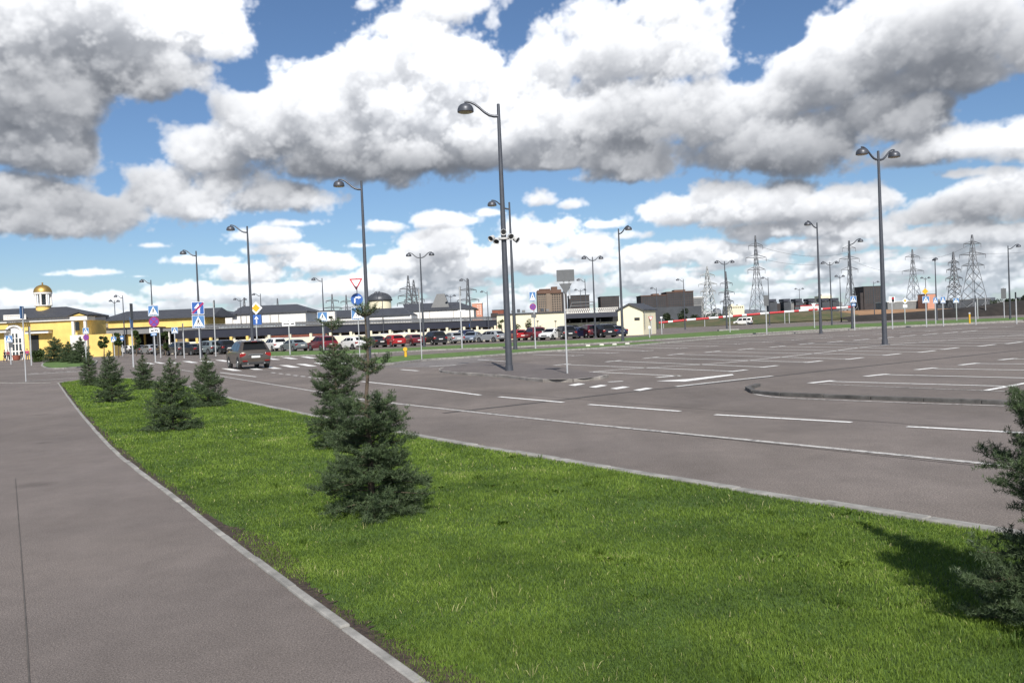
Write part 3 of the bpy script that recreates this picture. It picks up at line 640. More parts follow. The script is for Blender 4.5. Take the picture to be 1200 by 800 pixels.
for i,(x,yt,hw,D,lb) in enumerate(((783,366,7,265,'dark bushy tree just right of the cream gatehouse'),(800,362,9,275,'taller dark tree under the big brick apartment block'),(816,368,8,270,'dark rounded tree left of the pale lattice pylon'),(836,371,5,300,'small dark tree behind the pale lattice pylon'),
        (967,364,5,300,'small dark tree on the bank behind the striped barrier'),(1185,349,9,330,'dark tree rising over the dark bank near the right edge'),(1198,346,9,320,'tallest dark tree at the right edge over the dark bank'),(1170,354,6,330,'low dark tree left of the trees at the right edge'))):
    leafp('tree',x,372,yt,hw,60+i,lb,'tree','dark distant trees',D=D,mat=m_fol2,n=1500,base=.1)

# the far wood along the horizon, too far to tell single trees apart
rg=np.random.default_rng(77); n=16000
xs=rg.uniform(740,1330,n); D_=rg.uniform(640,760,n); X=(xs-600)*D_/1000
hgt=2.5+5.5*n2(X/60.,X*0,1.0)**1.3+3*(n2(X/14.,X*0+3,1.0)-.4); Zr=rg.random(n)**.7*np.maximum(hgt,.6)
P=np.stack([X,D_,Zr],1); a=rg.normal(size=(n,3)); a/=np.linalg.norm(a,axis=1)[:,None]; b=np.cross(a,rg.normal(size=(n,3))); b/=np.linalg.norm(b,axis=1)[:,None]
s=rg.uniform(.5,1.1,(n,1)); V=np.stack([P-a*s,P+b*s*.7,P+a*s,P-b*s*.7],1).reshape(-1,3)
o=np_obj('distant_wood',V,np.arange(n*4).reshape(-1,4),leafy('distant_foliage',(.030,.042,.030),(.070,.085,.060),trans=.1),None,np.repeat(rg.random(n),4),k=4)
tag(o,'dull green distant wood along the horizon on the right','wood',kind='stuff')
# ------------------------------------------------------------------ street lamps
m_pole=M('dark_grey_metal',(.085,.090,.105),.42,.35,var=.12,scale=4)
m_lens=M('lamp_lens',(.32,.24,.17),.25,var=.1)
m_cwhite=M('white_plastic',(.50,.50,.49),.45,var=.06)
m_black=M('black_rubber',(.015,.015,.016),.7,var=.2)
def lamp_proto(double):
    root=empty('street_lamp',(0,0,0))
    mb=MB(); mb.tube([(0,0,0),(0,0,5),(0,0,10.4)],[.135,.105,.062],14); mb.build('pole',m_pole,root,smooth=True)
    mb=MB(); mb.lathe([(.26,0),(.26,.03),(.16,.05),(.15,.30),(.138,.31)],14); mb.build('pole_base',m_pole,root,smooth=True)
    for s in ((-1,1) if double else (-1,)):
        mb=MB(); P=[]
        for (x,z) in ((0,9.93),(.18,9.93),(.36,9.98),(.54,10.10),(.72,10.27),(.90,10.42),(1.06,10.50),(1.20,10.53),(1.30,10.52)): P.append((s*x,0,z))
        mb.tube(P,[.062,.06,.057,.054,.05,.047,.044,.042,.04],10)
        mb.tube([(s*1.27,0,10.52),(s*1.27,0,10.42)],.035,8); mb.build('arm',m_pole,root,smooth=True)
        mb=MB(); mb.lathe([(.03,10.47),(.10,10.46),(.20,10.42),(.27,10.35),(.305,10.27),(.315,10.22),(.315,10.14),(.29,10.13),(.28,10.14)],20,(s*1.27,0,0))
        hd=mb.build('lamp_head',m_pole,root,smooth=True)
        mb=MB(); mb.lathe([(.278,10.139),(.26,10.118),(.02,10.105)],20,(s*1.27,0,0)); mb.build('lens',m_lens,hd,smooth=True)
    return root
LS=lamp_proto(False); LD=lamp_proto(True)
LG='dark grey street lamps with curved arms'
lamps=[ # base x,y, top x,y, kind, yaw, label
 (597,437,582,122,'S',0,'tallest nearest single-arm lamp with a ring of small white floodlights on its pole'),
 (604,410.5,597,237,'S',18,'single-arm lamp partly hidden right behind the nearest floodlit lamp'),
 (433,428,424,212,'S',0,'single-arm lamp rising behind the yield and right-turn signs'),
 (297,424,291,265,'S',0,'single-arm lamp behind the yellow diamond sign'),
 (235.6,418.2,231,294,'S',0,'single-arm lamp above the red-slashed blue sign'),
 (181,416.5,177,328,'S',0,'single-arm lamp above the purple no-stopping disc'),
 (147,414.5,144,346,'S',0,'small single-arm lamp next to the thin lamp near the yellow hall'),
 (137,413,134,352,'D',80,'thin lamp seen end-on left of the small single-arm lamp by the yellow hall'),
 (381,407,377,326,'S',10,'single-arm lamp over the lone crossing sign before the red parked car'),
 (497,407,492,297,'D',0,'two-armed lamp behind the tall bare white pole in the verge'),
 (552,398,549,327,'S',0,'single-arm lamp before the pylon at the right end of the white hall'),
 (573,394,571,341,'S',0,'small single-arm lamp left of the cream hall'),
 (698,396,694,301,'D',25,'two-armed lamp among the dark parked cars'),
 (730,400.5,725,268,'S',128,'tall single-arm lamp in front of the cream gatehouse, arm to the right'),
 (688,392,684,327,'S',0,'single-arm lamp left of the two-armed lamp among dark cars'),
 (682,389.5,680,339,'D',20,'small two-armed lamp behind the back of the grey sign plate'),
 (852,387.5,849,306,'D',10,'two-armed lamp standing on a pale concrete pad before the dark pylon'),
 (803,386,801,327,'S',10,'single-arm lamp in front of the brick apartment block'),
 (962,391,957,261,'S',30,'tall single-arm lamp left of the farther right lamps'),
 (902,381,898,325,'S',10,'single-arm lamp right of the tallest pylon'),
 (975,381,972,307,'D',10,'two-armed lamp right of the tall single-arm lamp on the right'),
 (986,377.2,983,323,'D',30,'small two-armed lamp before the lattice pylon on the right'),
 (999,385,995,282,'S',140,'lamp with its arm to the right beside the lone blue crossing sign'),
 (1037,404,1027,177,'D',28,'tallest two-armed lamp standing alone in the empty parking bays'),
 (1184,374.4,1180,288,'S',150,'lamp with its arm to the right close to the right edge'),
 (1098,375,1095,303,'D',70,'slim two-armed lamp left of the dense dark pylon'),
 (1086,372.2,1084,325,'D',20,'small lamp above the yellow diamond sign on the right'),
 (938,377,936,338,'D',10,'tiny two-armed lamp over the row of dark block towers'),
 (1025,374,1023,330,'S',170,'small lamp left of the tallest two-armed lamp by the far tower block'),
 (530,395,527,346,'D',40,'small two-armed lamp in front of the pyramid roof'),
 (284,407.5,281,350,'D',50,'thin two-armed lamp left of the yellow diamond sign'),
 (308,407,305,344,'S',10,'thin single-arm lamp right of the yellow diamond sign'),
 (450,400,447,342,'S',10,'thin lamp in front of the grey dome'),
 (771,386,769,337,'S',10,'small single-arm lamp just right of the gatehouse roof')]
first={'S':True,'D':True}
for (bx,by,tx,ty,k,yaw,lb) in lamps:
    p=G(bx,by); H=at(tx,ty,p.y).z-ZR; pr=LS if k=='S' else LD
    if first[k]: o=pr; first[k]=False
    else: o=copy_tree(pr)
    o.location=p; o.rotation_euler=(0,0,R(yaw)); s=H/10.4; o.scale=(s,s,s); tag(o,lb,'street lamp',LG)
    if tx==582:                            # ring of floodlights on the near lamp only
        near=o
ring=MB(); zc=5.22
ring.lathe([(.135,zc-.06),(.22,zc-.05),(.22,zc+.02),(.135,zc+.03)],14)
for s in (-1,1): ring.box(min(s*.1,s*.42),max(s*.1,s*.42),-.02,.02,zc-.03,zc)
br=ring.build('floodlight_bracket',m_cwhite,near,smooth=True)
TREES.pop(near.name,None)
for (x,y,z,ax,tl) in ((-.46,-.10,.02,-35,25),(-.28,-.18,-.10,-10,35),(.26,-.16,.05,20,20),(.46,-.04,-.06,60,30),(0,-.2,.22,0,10)):
    mb=MB(); mb.lathe([(.06,-.10),(.095,-.08),(.115,.06),(.125,.10),(.11,.10),(.09,.07)],14)
    f=mb.build('floodlight',m_cwhite,near,smooth=True); f.location=(x,y,zc+z); f.rotation_euler=(R(90+tl),0,R(ax))
    mb=MB(); mb.lathe([(.092,.068),(.092,.074)],14); mb.build('lens',m_black,f)
# ------------------------------------------------------------------ traffic signs
m_galv=M('galvanised_steel',(.50,.51,.52),.45,.3,var=.12,scale=6)
m_gback=M('sign_back_grey',(.13,.135,.14),.55,.3,var=.15,scale=3)
m_blue=M('sign_blue',(.035,.11,.36),.4,var=.06); m_bluep=M('sign_blue_faded',(.08,.20,.42),.45,var=.08)
m_sw=M('sign_white',(.82,.82,.82),.4,var=.03); m_red=M('sign_red',(.50,.025,.04),.4,var=.05); m_mag=M('sign_red_faded',(.32,.03,.12),.4,var=.06)
m_yel=M('sign_yellow',(.80,.40,.02),.4,var=.05); m_pur=M('sign_faded_violet',(.13,.07,.34),.45,var=.1); m_ink=M('sign_black',(.02,.02,.022),.5,var=.1)
def circ(r,n=24,cx=0,cz=0,a0=0): return [(cx+r*math.cos(a0+2*math.pi*k/n),cz+r*math.sin(a0+2*math.pi*k/n)) for k in range(n)]
def rect(w,h,cx=0,cz=0,rot=0):
    c,s=math.cos(rot),math.sin(rot); return [(cx+x*c-z*s,cz+x*s+z*c) for x,z in ((-w/2,-h/2),(w/2,-h/2),(w/2,h/2),(-w/2,h/2))]
def bar2(a,b,w):
    a,b=Vector(a),Vector(b); t=(b-a).normalized(); n=Vector((-t.y,t.x))*w/2
    return [tuple(a-n),tuple(b-n),tuple(b+n),tuple(a+n)]
def board(root,poly,mat,x,z,backm=None):
    mb=MB(); mb.prism_y([(px+x,pz+z) for px,pz in poly],-.082,-.060); o=mb.build('sign_board',[mat],root); return o
def layer(par,polys,mat,x,z,k,name='symbol'):
    mb=MB()
    for p in polys: mb.prism_y([(px+x,pz+z) for px,pz in p],-.082-.005*k,-.0815-.005*(k-1))
    return mb.build(name,mat,par)
WALK=[ [(-.02,.24),(.06,.20),(.05,.02),(-.06,.04)],circ(.055,10,.035,.30),bar2((.0,.05),(.15,-.22),.07),bar2((-.02,.05),(-.13,-.20),.07),bar2((.02,.2),(.16,.06),.05),bar2((0,.2),(-.14,.08),.05)]
def sc_(P,s): return [[(x*s,z*s) for x,z in p] for p in P]
def sign(root,kind,x,z,s,asp=1.0):
    if kind=='crossing':
        b=board(root,rect(s,s*asp),m_bluep,x,z); layer(b,[[(-.43*s,-.40*s*asp),(.43*s,-.40*s*asp),(0,.42*s*asp)]],m_sw,x,z,1)
        layer(b,sc_(WALK,s*.78)+[rect(.10*s,.05*s,q*s,-.34*s*asp) for q in (-.24,-.08,.08,.24)],m_ink,x,z-.05*s,2,'pedestrian')
        e=layer(b,[rect(s*1.0,.03*s,0,s*asp/2-.015*s),rect(s,.03*s,0,-s*asp/2+.015*s),rect(.03*s,s*asp-.06*s,-s/2+.015*s),rect(.03*s,s*asp-.06*s,s/2-.015*s)],m_sw,x,z,1,'border')
    elif kind=='nostop':
        b=board(root,circ(s/2),m_pur,x,z); ring=MB()
        o=circ(s/2); i=circ(s*.40)
        layer(b,[[o[k],o[(k+1)%24],i[(k+1)%24],i[k]] for k in range(24)],m_mag,x,z,1,'rim')
        layer(b,[bar2((-.29*s,-.29*s),(.29*s,.29*s),.09*s),bar2((-.29*s,.29*s),(-.04*s,.04*s),.09*s),bar2((.04*s,-.04*s),(.29*s,-.29*s),.09*s)],m_mag,x,z,1)
    elif kind=='yield':
        t=lambda r:[(r*math.cos(a),r*math.sin(a)) for a in (R(-90),R(30),R(150))]
        o,i=t(s*.58),t(s*.40)
        b=board(root,o,m_sw,x,z); layer(b,[[o[k],o[(k+1)%3],i[(k+1)%3],i[k]] for k in range(3)],m_red,x,z,1,'border')
    elif kind=='right':
        b=board(root,circ(s/2),m_blue,x,z)
        layer(b,[rect(.11*s,.40*s,-.17*s,-.10*s),rect(.26*s,.11*s,.015*s,.155*s),[(.13*s,.03*s),(.38*s,.155*s),(.13*s,.28*s)]],m_sw,x,z,1,'arrow')
    elif kind=='priority':
        b=board(root,circ(s/2,4),m_sw,x,z); layer(b,[circ(s*.33,4)],m_yel,x,z,1)
    elif kind=='upward':
        b=board(root,rect(s,s),m_blue,x,z); layer(b,[rect(.13*s,.5*s,0,-.14*s),[(-.22*s,.06*s),(.22*s,.06*s),(0,.38*s)]],m_sw,x,z,1,'arrow')
    elif kind=='roadend':
        b=board(root,rect(s,s),m_blue,x,z); layer(b,[[(-.04*s,-.44*s),(.16*s,-.44*s),(.16*s,-.05*s),(.22*s,.06*s),(.10*s,.12*s),(.06*s,.42*s),(-.30*s,.02*s),(-.04*s,-.1*s)]],m_sw,x,z,1,'road')
        layer(b,[bar2((-.46*s,-.40*s),(.46*s,.40*s),.16*s)],m_mag,x,z,2,'slash')
        layer(b,[rect(s,.03*s,0,.485*s),rect(s,.03*s,0,-.485*s),rect(.03*s,.94*s,-.485*s),rect(.03*s,.94*s,.485*s)],m_sw,x,z,1,'border')
    elif kind=='tow':
        b=board(root,rect(s,s*.46),m_sw,x,z); layer(b,[rect(.30*s,.12*s,-.22*s,-.02*s),circ(.05*s,10,-.32*s,-.1*s),circ(.05*s,10,-.14*s,-.1*s),bar2((-.1*s,.0),(.08*s,.12*s),.04*s),rect(.30*s,.08*s,.22*s,.02*s,R(-14)),circ(.045*s,10,.12*s,-.04*s),circ(.045*s,10,.32*s,-.09*s)],m_ink,x,z,1,'truck')
    elif kind=='text':
        b=board(root,rect(s,s*.31),m_sw,x,z)
        layer(b,[rect(.055*s,.11*s,(-.36+.075*q)*s,0) for q in range(6)]+[rect(.16*s,.09*s,.26*s),[(.34*s,-.09*s),(.43*s,0),(.34*s,.09*s)]],m_ink,x,z,1,'lettering')
    elif kind=='bluebar': b=board(root,rect(s,s*asp),m_bluep,x,z); layer(b,[rect(.7*s,.3*s*asp,0,-.05*s*asp)],m_sw,x,z,1)
    elif kind=='plate': board(root,rect(s,s*asp),m_gback,x,z)
    elif kind=='whiteplate': board(root,rect(s,s*asp),m_sw,x,z)
    elif kind=='backtri': board(root,[(s*.58*math.cos(a),s*.58*math.sin(a)) for a in (R(-90),R(30),R(150))],m_gback,x,z)
    elif kind=='whitetri':
        b=board(root,[(s*.58*math.cos(a),s*.58*math.sin(a)) for a in (R(-90),R(30),R(150))],m_sw,x,z)
    elif kind=='redpanel': b=board(root,rect(s,s),m_sw,x,z); layer(b,[rect(.42*s,.86*s,.16*s)],m_ink,x,z,1); layer(b,[circ(.16*s,12,.16*s,.2*s)],m_red,x,z,2,'light')
    elif kind=='yellowdia': board(root,circ(s/2,4),m_yel,x,z)
    elif kind=='whitedia': b=board(root,circ(s/2,4),m_sw,x,z); layer(b,[circ(s*.25,4)],m_yel,x,z,1)
    elif kind=='disc': board(root,circ(s/2),m_gback,x,z)
    elif kind=='edge':
        mb=MB(); mb.box(x-.02,x+.005,-.42*s-.06,.42*s-.06,z-s*asp/2,z+s*asp/2); b=mb.build('sign_board',m_bluep if asp<2 else m_gback,root)
SG='traffic signs on grey posts'
signs=[ # base x,y ; post top x,y ; yaw ; items(kind,px,py,pxw,aspect) ; label
 ((30.5,447),(26,360),0,[('edge',26.5,366,9,1.6)],'tall post at the far end of the path, its sign turned edge-on'),
 ((13,427),(11,391),0,[('crossing',11,397,8,1),('plate',13,404,5,1.2)],'blue crossing sign over a grey plate before the white arch'),
 ((37,428),(35,383),0,[('edge',34.8,388,5,2.2)],'thin dark post right of the white arch'),
 ((101.5,427),(100.5,384),0,[('crossing',101,387.5,7,1),('nostop',101.3,395.3,7,1)],'crossing sign over a purple disc in front of the portico'),
 ((134.5,418),(133.5,391),0,[('crossing',133.5,397.5,6.5,1)],'small blue sign among the young trees by the yellow hall'),
 ((144,417),(143,391),0,[('bluebar',143,396,4,1.3)],'small narrow blue sign under the small single-arm lamp'),
 ((156.5,430),(154.5,358),0,[('edge',154.5,365,9,2.1),('edge',154.7,378,9,1.4)],'post with two signs turned edge-on between the small fir and the columnar tree'),
 ((182.3,424),(179.8,357),0,[('crossing',180,364,12.2,1),('nostop',180.8,377,12.2,1),('tow',181.3,387,11.6,1),('bluebar',180.6,391.6,7,.45)],'crossing sign over a purple no-stopping disc and a white tow-truck plate'),
 ((188.5,419),(187.5,386),0,[],'bare thin post right of the tow-truck plate'),
 ((206,419.5),(205,384),0,[('crossing',205,387,7.5,.95)],'small crossing sign in front of the parked cars left of the red-slashed sign'),
 ((216,419.5),(214.4,379),0,[('edge',214.5,384,4,2.4)],'bare tall post left of the red-slashed blue sign'),
 ((235,420.5),(232,353),0,[('roadend',232.2,361,14.6,1),('crossing',232.8,376.8,14.6,1)],'blue sign with a red slash over a crossing sign, behind the ragged fir'),
 ((253,417.5),(251.5,353),0,[('edge',251.7,356,4,2.2)],'thin tall post carrying a small red and white box beside the brown car'),
 ((302,417),(300.4,354),0,[('priority',300.2,361,14.8,1),('upward',300.8,374.6,11.6,1)],'yellow diamond priority sign over a blue arrow sign behind the brown car'),
 ((340,416.5),(338.5,376),0,[('text',338.4,379.4,15.4,1)],'white plate with dark lettering and an arrow'),
 ((379.6,412.5),(378,366),0,[('crossing',378,371,11.6,.95)],'lone crossing sign in front of the dark red parked car'),
 ((422,424),(418.3,326),0,[('yield',417.4,331,15.6,1),('right',418.4,350.8,14.2,1),('crossing',419.2,367.3,14.4,1)],'red-edged yield triangle over a right-turn disc and a crossing sign'),
 ((494.4,422.5),(490.4,339),0,[('edge',490.5,343,5,2.2)],'tall bare white post in the near verge'),
 ((541.6,409.5),(540,336),0,[('edge',540,341,5,2.2),('whiteplate',541,364,9,.15)],'white post with a short crossbar before the silver parked cars'),
 ((627.6,408.5),(624,342),0,[('crossing',624,347.5,7.6,1.45),('nostop',624.4,359.5,7.6,1),('plate',625.4,370,6,.75)],'narrow crossing sign over a violet disc in front of the cream hall'),
 ((665,440.5),(661.2,318),0,[('plate',662.4,323,20.6,.66),('backtri',662.6,336.6,15,1)],'nearest post, showing the grey backs of a plate and a triangle'),
 ((761.4,396.5),(761,382),0,[('whiteplate',761,383.5,2.4,1.3)],'short white post in the verge before the gatehouse'),
 ((763.4,391.5),(762.4,369),0,[('yield',762.4,372.5,5.6,1)],'small red-edged triangle at the corner of the gatehouse'),
 ((775.6,391.5),(774.8,371),0,[('whiteplate',774.8,372,2.6,.6)],'white post just right of the gatehouse'),
 ((855.6,390),(854.6,358),0,[('edge',854.6,360,3,2.2)],'white post beside the two-armed lamp on the concrete pad'),
 ((898.6,391.5),(897.6,346),0,[('plate',897.6,352,5.6,2.2)],'post with a tall dark plate in front of the striped barrier'),
 ((919.8,379.2),(919.2,366),0,[],'short white post under the striped barrier'),
 ((954.6,385),(953.2,355),0,[('whitetri',953.2,357,5.4,1)],'post with a pale triangle left of the tall right-hand lamp'),
 ((1001.6,387),(999.4,346),0,[('crossing',999.6,350.6,7.4,1),('bluebar',1000,357,5,.6)],'lone blue crossing sign at the foot of the right-armed lamp'),
 ((1046,385.5),(1044.6,347),0,[('redpanel',1044.8,351,7,1)],'red light panel with a black half beside the tallest two-armed lamp'),
 ((1060.8,380),(1060,348),0,[('whitedia',1060.3,352.3,7,1),('whiteplate',1060.4,358.6,5,.7)],'pale diamond sign over a small white plate'),
 ((1085.8,383),(1083.8,337),0,[('yellowdia',1083.8,341.4,7.4,1),('crossing',1084.6,351,8.2,.95)],'yellow diamond over a wide crossing sign on the right'),
 ((1096.6,380.2),(1095.6,347),0,[('crossing',1095.8,352,5.2,1.3)],'small crossing sign, left one of the narrow pair right of the yellow diamond'),
 ((1105.6,382.2),(1104.4,346),0,[('crossing',1104.6,351.4,5.8,1.3)],'small crossing sign, right one of the narrow pair right of the yellow diamond'),
 ((1121.2,376.5),(1120,347),0,[('crossing',1120,352,7,.8)],'lone blue sign under the dense dark pylon'),
 ((1143.6,380.5),(1142.4,347),0,[('edge',1142.4,350,3.4,2.2)],'thin white post with an edge-on sign right of the yellow bollard'),
 ((1146,374.5),(1145,349),0,[],'farther thin post just right of the yellow bollard'),
 ((1155.2,370.5),(1154.4,345),0,[('disc',1154.6,355,4,1)],'far post with a small grey disc under the right-hand pylon'),
 ((1177,372.6),(1175.8,337),0,[('plate',1175.8,344,6,2.0)],'post with a tall grey plate left of the last lamp'),
 ((1191.4,379.4),(1189.8,343),0,[('edge',1189.8,346,3.4,2.2)],'white post nearest the right edge')]
for (b,t,yaw,items,lb) in signs:
    p=G(*b); D=p.y; H=at(*t,D).z-ZR; root=empty('sign_post',p,R(yaw),lb,'traffic sign',SG)
    r=.032 if D<60 else .045+.00022*D; mb=MB(); mb.tube([(0,0,-.05),(0,0,H)],r,10); mb.tube([(0,0,H),(0,0,H+.02)],r*1.15,10); mb.build('post',m_galv,root,smooth=True)
    for (k,px,py,w,asp) in items:
        q=at(px,py,D); x=max(-.12,min(.12,q.x-p.x)); s=w*D/1000
        sign(root,k,x,q.z-ZR,s,asp)
        if s>.25 and k!='edge':
            mb=MB(); mb.box(x-.06,x+.06,-.0595,.05,q.z-ZR-.03,q.z-ZR+.03); mb.build('bracket',m_galv,root)
# second support of the sign seen from behind
p=G(665,440.5); D=p.y
sr=[o for o in bpy.data.objects if o.get('label','').startswith('nearest post, showing')][0]
mb=MB(); a=at(666.6,320,D)-p; b_=at(667.6,350,D)-p; mb.tube([tuple(a+Vector((0,-.0,0))),tuple(b_)],.03,8); mb.box(-.32,.36,-.058,-.03,at(664,331,D).z-ZR-.02,at(664,331,D).z-ZR+.02); mb.build('support',m_galv,sr)
# yellow bollards
m_ypaint=M('yellow_paint',(.72,.42,.03),.5,var=.15)
for (x,y,yt,lb,head) in ((475.5,419.5,407,'yellow marker post with a round head in the near verge',True),(1136.4,379.5,366,'slim yellow marker post right of the lone blue sign',False)):
    p=G(x,y); H=at(x,yt,p.y).z-ZR; root=empty('marker_post',p,0,lb,'marker post')
    mb=MB(); mb.tube([(0,0,0),(0,0,H*.9)],.10,10); mb.build('post',m_ypaint,root,smooth=True)
    mb=MB()
    if head: mb.prism_y(circ(.15,16,0,H*.84),-.13,-.07)
    else: mb.lathe([(.115,H*.86),(.115,H*.97),(.06,H)],10)
    mb.build('head',m_ypaint if head else m_cwhite,root)
# ------------------------------------------------------------------ vehicles
def carpaint(name,col,metal=.0): return M('paint_'+name,col,.32,metal,var=.05,scale=1.5,spec=.5,coat=.7)
PAINT={'white':(.72,.72,.71),'silver':(.36,.38,.40),'bluesilver':(.26,.31,.38),'grey':(.10,.105,.11),'greenish':(.20,.24,.25),'black':(.012,.012,.014),'navy':(.015,.02,.055),'red':(.36,.018,.02),'darkred':(.13,.012,.02),'maroon':(.06,.010,.016),'brown':(.090,.075,.062)}
m_glass=M('car_glass',(.010,.011,.012),.08,var=.05,spec=.35)
m_tail=M('tail_light',(.24,.012,.012),.22,var=.08); m_headl=M('headlight',(.62,.64,.66),.15,.2,var=.05)
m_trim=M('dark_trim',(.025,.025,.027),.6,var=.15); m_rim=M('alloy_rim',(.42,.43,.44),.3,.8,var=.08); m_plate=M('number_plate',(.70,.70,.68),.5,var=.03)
KINDS={ # profile from lower rear over the roof to lower front; belt rear/front index; wheel y's; half width
 'suv':dict(p=[(-2.1,.32),(-2.24,.42),(-2.27,.66),(-2.22,1.0),(-2.12,1.10),(-1.78,1.62),(-1.5,1.70),(-.6,1.745),(.2,1.72),(.45,1.66),(1.2,1.10),(2.02,.98),(2.2,.82),(2.25,.5),(2.1,.32)],rb=4,fb=10,w=(-1.36,1.36),hw=.93,rt=.66,r=.36,side=[[(-1.78,1.14),(-1.60,1.52),(-.98,1.60),(-.98,1.14)],[(-.90,1.14),(-.90,1.605),(-.02,1.63),(-.02,1.14)],[(.06,1.14),(.06,1.63),(.36,1.59),(.94,1.14)]]),
 'hatch':dict(p=[(-1.95,.28),(-2.05,.4),(-2.1,.6),(-2.06,.92),(-1.96,1.0),(-1.5,1.40),(-1.15,1.47),(-.5,1.495),(.1,1.48),(.38,1.42),(1.12,.97),(1.85,.84),(2.05,.68),(2.08,.42),(1.95,.28)],rb=4,fb=10,w=(-1.28,1.28),hw=.87,rt=.63,r=.32,side=[[(-1.5,1.03),(-1.32,1.32),(-.9,1.37),(-.9,1.03)],[(-.82,1.03),(-.82,1.375),(-.02,1.39),(-.02,1.03)],[(.06,1.03),(.06,1.39),(.30,1.36),(.84,1.03)]]),
 'sedan':dict(p=[(-2.15,.28),(-2.28,.4),(-2.32,.64),(-2.26,.96),(-1.62,1.03),(-1.05,1.37),(-.7,1.44),(-.2,1.465),(.25,1.45),(.52,1.38),(1.2,.96),(2.0,.82),(2.25,.66),(2.3,.42),(2.15,.28)],rb=4,fb=10,w=(-1.36,1.40),hw=.89,rt=.63,r=.32,side=[[(-1.3,1.04),(-.96,1.29),(-.75,1.34),(-.75,1.04)],[(-.67,1.03),(-.67,1.34),(.06,1.37),(.06,1.03)],[(.14,1.03),(.14,1.365),(.42,1.33),(.92,1.02)]]),
 'van':dict(p=[(-2.4,.32),(-2.5,.45),(-2.52,.8),(-2.5,1.08),(-2.5,1.12),(-2.42,1.92),(-2.3,2.02),(-.8,2.06),(.7,2.02),(1.0,1.90),(1.62,1.16),(2.3,1.02),(2.48,.86),(2.5,.5),(2.35,.32)],rb=4,fb=10,w=(-1.5,1.65),hw=.94,rt=.80,r=.35,side=[[(-2.3,1.2),(-2.25,1.78),(-1.35,1.80),(-1.35,1.2)],[(-1.2,1.2),(-1.2,1.80),(-.1,1.82),(-.1,1.2)],[(.1,1.2),(.1,1.82),(.92,1.78),(1.36,1.2)]]),
 'bus':dict(p=[(-4.9,.35),(-5,.5),(-5,.9),(-5,1.28),(-5,1.32),(-4.95,2.9),(-4.8,3.0),(0,3.05),(4.7,3.0),(4.9,2.85),(5.02,1.34),(5.02,1.0),(5.0,.8),(5,.5),(4.9,.35)],rb=4,fb=10,w=(-2.8,2.9),hw=1.25,rt=1.2,r=.48,side=[[(-4.6+1.55*q,1.5),(-4.6+1.55*q,2.5),(-3.2+1.55*q,2.5),(-3.2+1.55*q,1.5)] for q in range(6)])}
